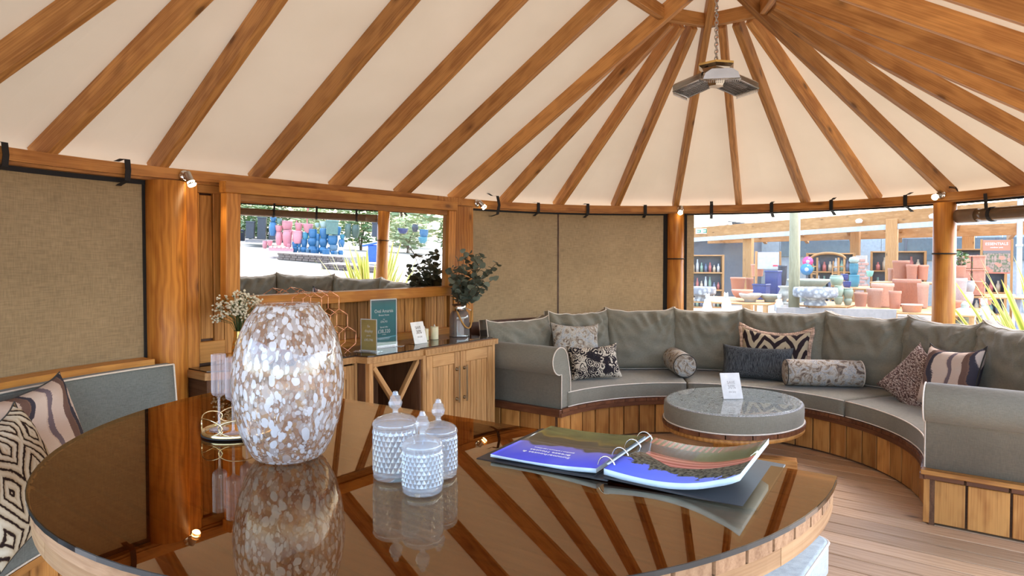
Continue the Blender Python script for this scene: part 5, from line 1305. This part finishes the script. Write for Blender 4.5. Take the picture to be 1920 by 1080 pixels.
# timber pergola with columns and beams
pg = thing('timber_pergola', 'orange timber pergola with grey gutters across the garden yard', 'pergola', (16., 2.5, -.17))
def pb(p0, p1, w, h, name, mat='pergola'): return MB().beam(Vector(p0) - Vector((16, 2.5, -.17)), Vector(p1) - Vector((16, 2.5, -.17)), w, h, .006).build(name, mat, pg)
pb((17.2, 7.6, 2.25), (14.3, -2.6, 2.62), .12, .34, 'front_beam'); pb((18.6, 7.2, 2.10), (17.0, -3.2, 2.22), .12, .30, 'rear_beam')
MAT['gutter'] = plain('grey_gutter', (.46, .50, .52), .5)
pb((17.1, 7.55, 2.03), (14.25, -2.6, 2.38), .1, .13, 'gutter', 'gutter')
for (x, y, w) in ((16.75, 5.22, .26), (15.3, 1.12, .26), (17.4, 2.35, .24), (18.2, -.33, .28), (17.3, 7.4, .26), (14.4, -2.4, .26)): pb((x, y, -.17), (x, y, 2.3 if x > 16 else 2.45), w, w, 'column')
for k in range(7):
    y = 6.4 - 1.35 * k; pb((17.2 - .3 * k - .25, y, 2.30 + .05 * k), (19.6, y + .5, 2.02), .10, .18, 'joist')
for k, (x, y) in enumerate(((16.4, 4.2), (15.5, 1.9), (15.0, .2))): MB().lathe([(0, -.05), (.07, -.04), (.09, .02), (.05, .06), (0, .07)], 12, Matrix.Translation((x - 16 - .12, y - 2.5, 2.38 + .17 + .04 * k)), caps=False).build('bulkhead_lamp', 'white', pg)
pc = thing('round_column', 'pale green round timber column outside the clear window', 'post', (9.84, 2.06, -.17)); MB().lathe([(.105, 0), (.10, 2.9)], 18, mi=-1).build('shaft', 'palepost', pc)
xs = thing('exit_sign', 'small white and green escape sign on the pergola beam', 'sign', (16.86, 6.72, 2.32)); MB().box((0, 0, 0), (.02, .46, .17), .003).build('panel', 'white', xs)
MAT['signgreen'] = plain('sign_green', (.05, .32, .16), .5)
for (y, z, w, h) in ((.13, .035, .10, .03), (.13, -.03, .12, .03), (.07, .0, .03, .09), (-.08, .04, .12, .03), (-.13, .0, .03, .1), (-.08, -.04, .12, .03)): MB().box((-.012, y, z), (.004, w, h), 0).build('pictogram', 'signgreen', xs)
MAT['cladding'] = plain('grey_cladding', (.33, .37, .38), .7); MAT['darkclad'] = plain('dark_cladding', (.10, .11, .13), .7); MAT['winglass'] = plain('shop_window', (.10, .14, .16), .15)
bdg = thing('garden_building', 'grey clad shop building behind the pergola', 'building', (21, 3, -.17))
for k in range(22): MB().box((0, 8. - .65 * k, 1.35), (.12, .64, 2.7), .004, axis=2).build('cladding_panel', 'cladding', bdg)
MB().box((-.08, 1.2, 1.95), (.05, 2.4, .55), .0).build('window', 'winglass', bdg); MB().box((-.08, -3.4, 1.9), (.05, 4.2, .7), .0).build('window', 'winglass', bdg)
for k in range(6): MB().box((-.12, -1.5 - .8 * k, 1.9), (.03, .05, .7), 0).build('mullion', 'darkclad', bdg)
gb = thing('gable_shed', 'dark shed with sloping white edged roof at the left of the yard', 'building', (19.2, 7.6, -.17))
MB().add([(0, -1.5, 0), (0, 2.2, 0), (0, 2.2, 1.7), (0, -.9, 2.75), (0, -1.5, 2.75), (2, -1.5, 0), (2, 2.2, 0), (2, 2.2, 1.7), (2, -.9, 2.75), (2, -1.5, 2.75)], [(4, 3, 2, 1, 0), (5, 6, 7, 8, 9), (0, 5, 9, 4), (1, 2, 7, 6), (3, 4, 9, 8)]).build('wall', 'darkclad', gb)
MB().beam((-.2, 2.6, 1.58), (-.2, -1.0, 2.82), .5, .10, .004, (0, 0, 1)).build('roof_edge', 'white', gb)
MB().add([(-.3, 2.6, 1.66), (2.2, 2.6, 1.66), (2.2, -1., 2.9), (-.3, -1., 2.9)], [(0, 1, 2, 3)]).build('roof', 'gutter', gb)
dp = thing('downpipe', 'pale grey square downpipe at the far right edge', 'pipe', (13.5, -1.50, -.17)); MB().box((0, 0, 1.5), (.10, .10, 3.0), .015, axis=2).build('pipe', 'palesign', dp)
for z in (.8, 1.9): MB().box((0, 0, z), (.12, .13, .05), .006).build('bracket', 'gutter', dp)

# shelves with goods
def shelf(label, loc, w, h, rz, seed, n=3):
    t = thing('shelf_unit', label, 'shelf', loc, rz); random.seed(seed)
    for sx in (-1, 1): MB().box((sx * w / 2, 0, h / 2), (.06, .3, h), .004, axis=2).build('side', 'pergola', t)
    for k in range(n + 1): MB().box((0, 0, .02 + (h - .04) * k / n), (w, .3, .035), .004).build('shelf_board', 'pergola', t)
    MB().box((0, .16, h / 2), (w, .02, h), 0).build('back', 'darkclad', t)
    cols = [(.4, .12, .1), (.5, .5, .48), (.12, .14, .2), (.45, .36, .25), (.2, .3, .22)]
    for i_, c in enumerate(cols):
        if 'good%d' % i_ not in MAT: MAT['good%d' % i_] = plain('shelf_goods_%s' % 'abcde'[i_], c, .6)
    names = ('bottom', 'middle', 'upper', 'top')
    for k in range(n):
        for i in range(7):
            r_ = w / 24; hh = random.uniform(.4, .75) * h / n
            o = MB().lathe([(0, 0), (r_, 0), (r_ * 1.05, hh * .6), (r_ * .5, hh * .8), (r_ * .5, hh), (0, hh)], 10, caps=False).build('shelf_ornament', 'good%d' % ((i * 3 + k + seed) % 5), None)
            M = Matrix.Translation(loc) @ Matrix.Rotation(rz, 4, 'Z'); o.location = M @ Vector((-w / 2 + w * (i + 1) / 8, -.02, .0385 + (h - .04) * k / n)); tag(o, '%s ornament from left, %s shelf, %s' % (('first', 'second', 'third', 'fourth', 'fifth', 'sixth', 'last')[i], names[k], label.replace('timber ', '')), 'ornament', 'ornaments on the %s' % label)
shelf('timber shelf unit at the left edge of the clear window', (14.9, 5.85, .0), .95, 1.55, RAD(-62), 1); shelf('timber shelf unit behind the arbour', (16.6, 2.85, .0), 1.2, 1.6, RAD(-75), 2); shelf('timber shelf unit behind the terracotta pots', (17.3, 1.25, .0), 1.3, 1.65, RAD(-80), 3); shelf('timber shelf unit right of the right post', (17., -.6, .0), 1.2, 1.7, RAD(-88), 4)

# arbour, obelisk, brick pier, ornaments
ab = thing('trellis_arbour', 'orange timber trellis arbour left of the teal pots', 'arbour', (15.4, 2.65, -.17), RAD(-80))
for sx in (-1, 1):
    for d in (0, .14): MB().box((sx * (.40 - d), 0, .82), (.05, .05, 1.64), .003, axis=2).build('post', 'pergola', ab)
    for k in range(7): MB().box((sx * .33, 0, .2 + .2 * k), (.16, .03, .03), .002).build('rung', 'pergola', ab)
MB().tube([(.42 * math.cos(t), 0, 1.60 + .16 * math.sin(t)) for t in [PI * k / 12 for k in range(13)]], .035, 6).build('arch', 'pergola', ab)
ob = thing('ladder_obelisk', 'narrow yellow wooden ladder obelisk within the arbour', 'obelisk', (15.2, 2.42, -.17), RAD(-80))
for sx in (-1, 1): MB().beam((sx * .14, 0, 0), (sx * .05, 0, 1.55), .03, .03, .002).build('leg', 'pergola', ob)
for k in range(8): MB().box((0, 0, .2 + .17 * k), (.25 - .02 * k, .03, .03), .002).build('rung', 'pergola', ob)
bp = thing('brick_pier', 'pale red brick pier behind the teal cylinder pots', 'pier', (16.8, 2.08, -.17)); MAT['brick'] = plain('pale_brick', (.52, .30, .24), .85)
MB().box((0, 0, .85), (.26, .26, 1.7), 0).build('mortar_core', 'scallop', bp)
bm_ = MB().box((0, 0, 0), (.30, .135, .072), .006).mesh('brick', 'brick')
for k in range(16):
    for i in range(2): link('brick', bm_, bp, (0, -.075 + .15 * i + (.03 if k % 2 else -.02), .06 + .1 * k))
for lab, c, loc, r_ in (('round pink enamel dish hung left of the arbour', (.75, .08, .22), (14.25, 2.88, 1.37), .13), ('round blue and green glass disc below the pink dish', (.05, .22, .42), (14.1, 2.87, 1.17), .15)):
    t = thing('wall_disc', lab, 'ornament', loc, RAD(-78)); MB().lathe([(0, .02), (r_ * .3, .015), (r_, 0), (r_ * .95, -.02), (0, -.01)], 24, Matrix.Rotation(PI / 2, 4, 'X'), caps=False).build('disc', plain('enamel_' + lab.split()[1], c, .2), t)
    MB().beam((0, .03, .0), (0, .03, -loc[2] - .15), .03, .03, 0).build('stake', 'darkclad', t); MB().lathe([(0, .03), (r_ * .35, .02)], 12, Matrix.Rotation(PI / 2, 4, 'X'), caps=False).build('centre', 'palesign', t)
for lab, loc, s_ in (('navy cube planter left of the dark slate pot', (10.75, 2.98, .56), (.22, .30, .34)), ('tall dark navy box planter behind the navy cube', (11.4, 2.92, .56), (.2, .30, .62))):
    t = thing('box_planter', lab, 'planter', loc, RAD(-10)); MB().box((0, 0, s_[2] / 2), s_, .01).build('body', 'pot_navy' if 'cube' in lab else 'pot_dark', t); MB().box((0, 0, s_[2] - .02), (s_[0] + .02, s_[1] + .02, .04), .006).build('rim', 'pot_navy', t)

# planting
def blade_mat():
    g = NG('yellow_sword_leaf'); a = g.n('Attribute', attribute_name='grain').outputs['Vector']; s = g.n('SeparateXYZ', {0: a})
    c = g.ramp(g.math('ABSOLUTE', s.outputs[1]), [(.0, (.20, .26, .035)), (.35, (.24, .30, .04)), (.5, (.52, .43, .10)), (.9, (.58, .50, .19)), (1., (.42, .24, .15))])
    return g.done(g.n('MixShader', {0: .4, 1: g.bsdf(c, .45), 2: g.n('BsdfTranslucent', {0: c})}))
MAT['blade'] = blade_mat()
def blade(L, w, droop):
    vs = []; fs = []; g = []; n = 9
    for i in range(n + 1):
        t = i / n; hw = w * (1 - .15 * t) * (1 - t ** 5) ** .8 * (.55 + .45 * min(1, t * 3)) + .001; x = L * (t * .35 + droop * t * t * .6); z = L * (t * .95 - droop * t ** 2.4 * .55)
        for k in (-1, 0, 1): vs.append((x - (.012 if k else 0) * (1 - t), hw * k, z + (.014 if k else 0) * (1 - t))); g.append((t, k, 0))
    for i in range(n):
        for k in range(2): a = i * 3 + k; fs.append((a, a + 1, a + 4, a + 3))
    return MB().add(vs, fs, g, 0, True).mesh('leaf', 'blade')
bls = [blade(1., .030, d) for d in (.04, .12, .24, .42)]
def phormium(label, loc, n, L, seed):
    t = thing('spiky_plant', label, 'plant', loc); random.seed(seed)
    for i in range(n):
        k = random.choice((0, 0, 1, 1, 2, 3)); s_ = L * random.uniform(.65, 1.05); o = link('leaf', bls[k], t, (random.uniform(-.08, .08), random.uniform(-.08, .08), 0), (random.uniform(-.2, .2), random.uniform(-.22, .24), random.uniform(0, 6.28))); o.scale = (s_ * .75, 1.1, s_)
phormium('yellow striped sword leaved plant just outside the rolled up blind', (2.52, -1.90, -.14), 120, 1.74, 3)
fl_ = MAT['foliage'] = leaf_mat('hedge_leaf', (.05, .10, .03), (.16, .24, .07)); MAT['foliage2'] = leaf_mat('pale_hedge_leaf', (.18, .26, .10), (.34, .40, .2))
def shrub(label, loc, w, h, n, mat, seed, leaf=.09, potr=0, cat='shrub'):
    t = thing('shrub' if cat == 'shrub' else 'tree', label, cat, loc); random.seed(seed); b = MB(); z0 = potr * 1.8
    for i in range(n):
        while True:
            p = Vector((random.uniform(-1, 1), random.uniform(-1, 1), random.uniform(-1, 1)))
            if .3 < p.length < 1: break
        c = Vector((p.x * w, p.y * w, z0 + h * .55 + p.z * h * .48)); M = Matrix.Translation(c) @ Matrix.Rotation(random.uniform(0, 6.3), 4, 'Z') @ Matrix.Rotation(random.uniform(-1.2, 1.2), 4, 'X')
        s_ = leaf * random.uniform(.6, 1.3); b.add([(0, -s_ * .3, 0), (s_, -s_ * .2, s_ * .2), (s_ * 1.5, 0, 0), (s_, s_ * .25, s_ * .2), (0, s_ * .3, 0)], [(0, 1, 3, 4), (1, 2, 3)], None, 0, False, M)
    b.build('foliage', mat, t)['kind'] = 'stuff'
    st2 = MB()
    for k in range(4): st2.tube([(random.uniform(-.06, .06), random.uniform(-.06, .06), z0 * .8), (random.uniform(-.3, .3) * w, random.uniform(-.3, .3) * w, z0 + h * .6)], .015 + h * .006, 5)
    st2.build('stem', 'stem', t)
    if potr: MB().lathe([(r * potr, z * potr * 2) for r, z in SHP['tub']], 16, caps=False).build('pot', 'pot_dark', t)
for i, (x, y) in enumerate(((13.9, -26.2), (14.7, -25.6), (15.5, -25.0), (16.3, -24.6))):
    shrub('green bamboo like shrub in a dark pot, number %s from left, mirrored hedge' % ('one', 'two', 'three', 'four')[i], (x, y, zg(x, y)), .55, 1.5, 420, 'foliage', 30 + i, .12, .28)
HB_ = [(10.6 + 1.55 * k, -20.6 + 1.55 * k) for k in range(9)]
for i, (x, y) in enumerate(HB_):
    shrub('dense green hedge shrub behind the yard displays, %s from the left' % ('first', 'second', 'third', 'fourth', 'fifth', 'sixth', 'seventh', 'eighth', 'ninth')[i], (x + 3.2, y - 1.6, zg(x + 3.2, y - 1.6)), 1.05, 1.75 + .25 * (i % 3), 800, ('foliage', 'foliage2')[i % 2 == 1], 90 + i, .17)
for i, (x, y, s_) in enumerate(((17, -30, 2.2), (20.5, -27, 2.4), (23.5, -23, 2.4), (25.5, -19, 2.6), (27, -15, 2.4), (28, -11, 2.2))):
    shrub('loose green tree in the far background of the yard, tree %s from the left' % ('first', 'second', 'third', 'fourth', 'fifth', 'sixth')[i], (x, y, zg(x, y)), s_, 4.6, 700, 'foliage2', 50 + i, .38, 0, 'tree')
shrub('flowering dark leaved plant in the terracotta pot right of the right post', (12.05, -.545, 1.29), .17, .30, 160, 'foliage', 70, .05); shrub('green foliage plant behind the square terracotta troughs', (15.0, -.55, 1.0), .25, .45, 160, 'foliage', 71, .07)
t = thing('cactus', 'round pale green cactus on the upper teal pot', 'plant', (13.60, 1.68, 1.32)); MB().lathe([(0, 0), (.08, .02), (.12, .08), (.10, .15), (0, .18)], 18, caps=False, flute=-.1).build('body', 'pot_palegreen', t)

# yard displays seen in the mirror: brick plinths, pallets, planters, sale frames
MAT['brickdark'] = plain('brown_plinth_brick', (.17, .125, .10), .85)
def plinth(label, p, q, w, h, mat='brickdark'):
    t = thing('brick_plinth', label, 'plinth', (p[0], p[1], 0)); d = Vector((q[0] - p[0], q[1] - p[1], 0)); L = d.length; d.normalize(); nn = Vector((-d.y, d.x, 0)); zb = min(zg(*p), zg(*q)) - .1; zt = h
    n = max(2, int(L / .24)); bmh = MB().box((0, 0, 0), (.22, .12, .065), .005).mesh('brick', mat)
    M0 = math.atan2(d.y, d.x)
    for k in range(3):
        for i in range(n): o = link('brick', bmh, t, d * (.12 + .24 * i + (.06 if k % 2 else 0)) + Vector((0, 0, zt - .04 - .075 * k)), (0, 0, M0))
    mm = Matrix.Translation(d * L / 2 - nn * w / 2 * (1 if nn.dot(Vector((1, -.5, 0))) < 0 else -1) + Vector((0, 0, (zt + zb) / 2 - .004))) @ Matrix.Rotation(M0, 4, 'Z')
    MB().box((0, 0, 0), (L, w, zt - zb - .01), 0, mm).build('core', 'greywood', t)
plinth('brick edged plinth under the blue pots in the mirrored yard', (9.0, -13.95), (9.9, -11.5), 1.3, .64); plinth('second brick plinth right of the blue pots, behind the spiky plant', (8.2, -10.6), (8.9, -9.0), 1.0, .52)
def pallet(label, loc, rz, w, d, mat):
    t = thing('pallet', label, 'pallet', loc, rz)
    for k in range(6): MB().box((0, -d / 2 + d * (k + .5) / 6, .11), (w, d / 6 - .03, .025), .003, axis=0).build('deck_slat', mat, t)
    for k in (-1, 0, 1): MB().box((k * (w / 2 - .06), 0, .05), (.09, d, .095), .003, axis=1).build('bearer', mat, t)
MAT['pinkwood'] = plain('pink_painted_wood', (.62, .30, .30), .7)
pallet('pink painted pallet under the pink pots', (9.75, -14.9, .66), RAD(-56), 1.5, .8, 'pinkwood'); pallet('grey slatted pallet below the dark planters at the left', (12.9, -20.9, .70), RAD(-45), 1.5, 1.1, 'greywood')
for i, (x, y, z, s_, lab) in enumerate(((12.5, -21.2, .85, (.35, .35, .75), 'black box planter at left on the grey pallet'), (12.8, -20.8, .85, (.35, .35, .95), 'black box planter in the middle of the grey pallet'), (13.15, -20.5, .85, (.35, .35, .6), 'black box planter at right on the grey pallet'),
        (10.9, -13.6, 1.3, (.4, .4, .5), 'dark green box planter above the blue pots'), (11.9, -12.3, 1.3, (.5, .5, .5), 'black glossy box planter behind the yellow leaves'))):
    t = thing('box_planter', lab, 'planter', (x, y, z), RAD(-50)); MB().box((0, 0, s_[2] / 2), s_, .015).build('body', 'pot_dark' if i != 3 else 'pot_green', t); MB().box((0, 0, s_[2] - .03), (s_[0] + .04, s_[1] + .04, .06), .01).build('rim', 'pot_dark' if i != 3 else 'pot_green', t)
t = thing('storage_crate', 'bright blue slanted crate behind the yellow spiky leaves', 'crate', (9.6, -9.9, .6), RAD(-50)); MAT['crate'] = plain('blue_crate', (.04, .12, .50), .4)
MB().box((0, 0, .25), (.6, .4, .5), .02).build('body', 'crate', t); MB().box((0, -.02, .55), (.64, .46, .06), .01, Matrix.Rotation(.25, 4, 'X')).build('lid', 'crate', t)
MAT['redframe'] = plain('red_sale_frame', (.55, .12, .14), .5)
for lab, loc, w in (('red SALE frame standing over the pink pots', (10.5, -15.1, 1.28), .46), ('small red SALE board high behind the pots', (12.8, -17.6, 2.15), .7)):
    t = thing('sale_sign', lab, 'sign', loc, RAD(-56 + 180)); h = w * .95
    for sx in (-1, 1): MB().box((sx * w / 2, 0, h / 2), (.03, .03, h), 0).build('upright', 'redframe', t)
    for z in (h, h * .62, .02): MB().box((0, 0, z), (w, .03, .03), 0).build('crossbar', 'redframe', t)
    text('SALE', w * .36, 'red', t, (0, -.02, h * .81), (PI / 2, 0, 0)); MB().box((0, .005, h * .81), (w - .04, .01, h * .36), 0).build('board', 'palesign' if w < .5 else 'scallop', t)
    MB().box((0, .02, -loc[2] / 2 + .3), (.04, .04, loc[2] - .55), 0).build('stake', 'redframe', t)
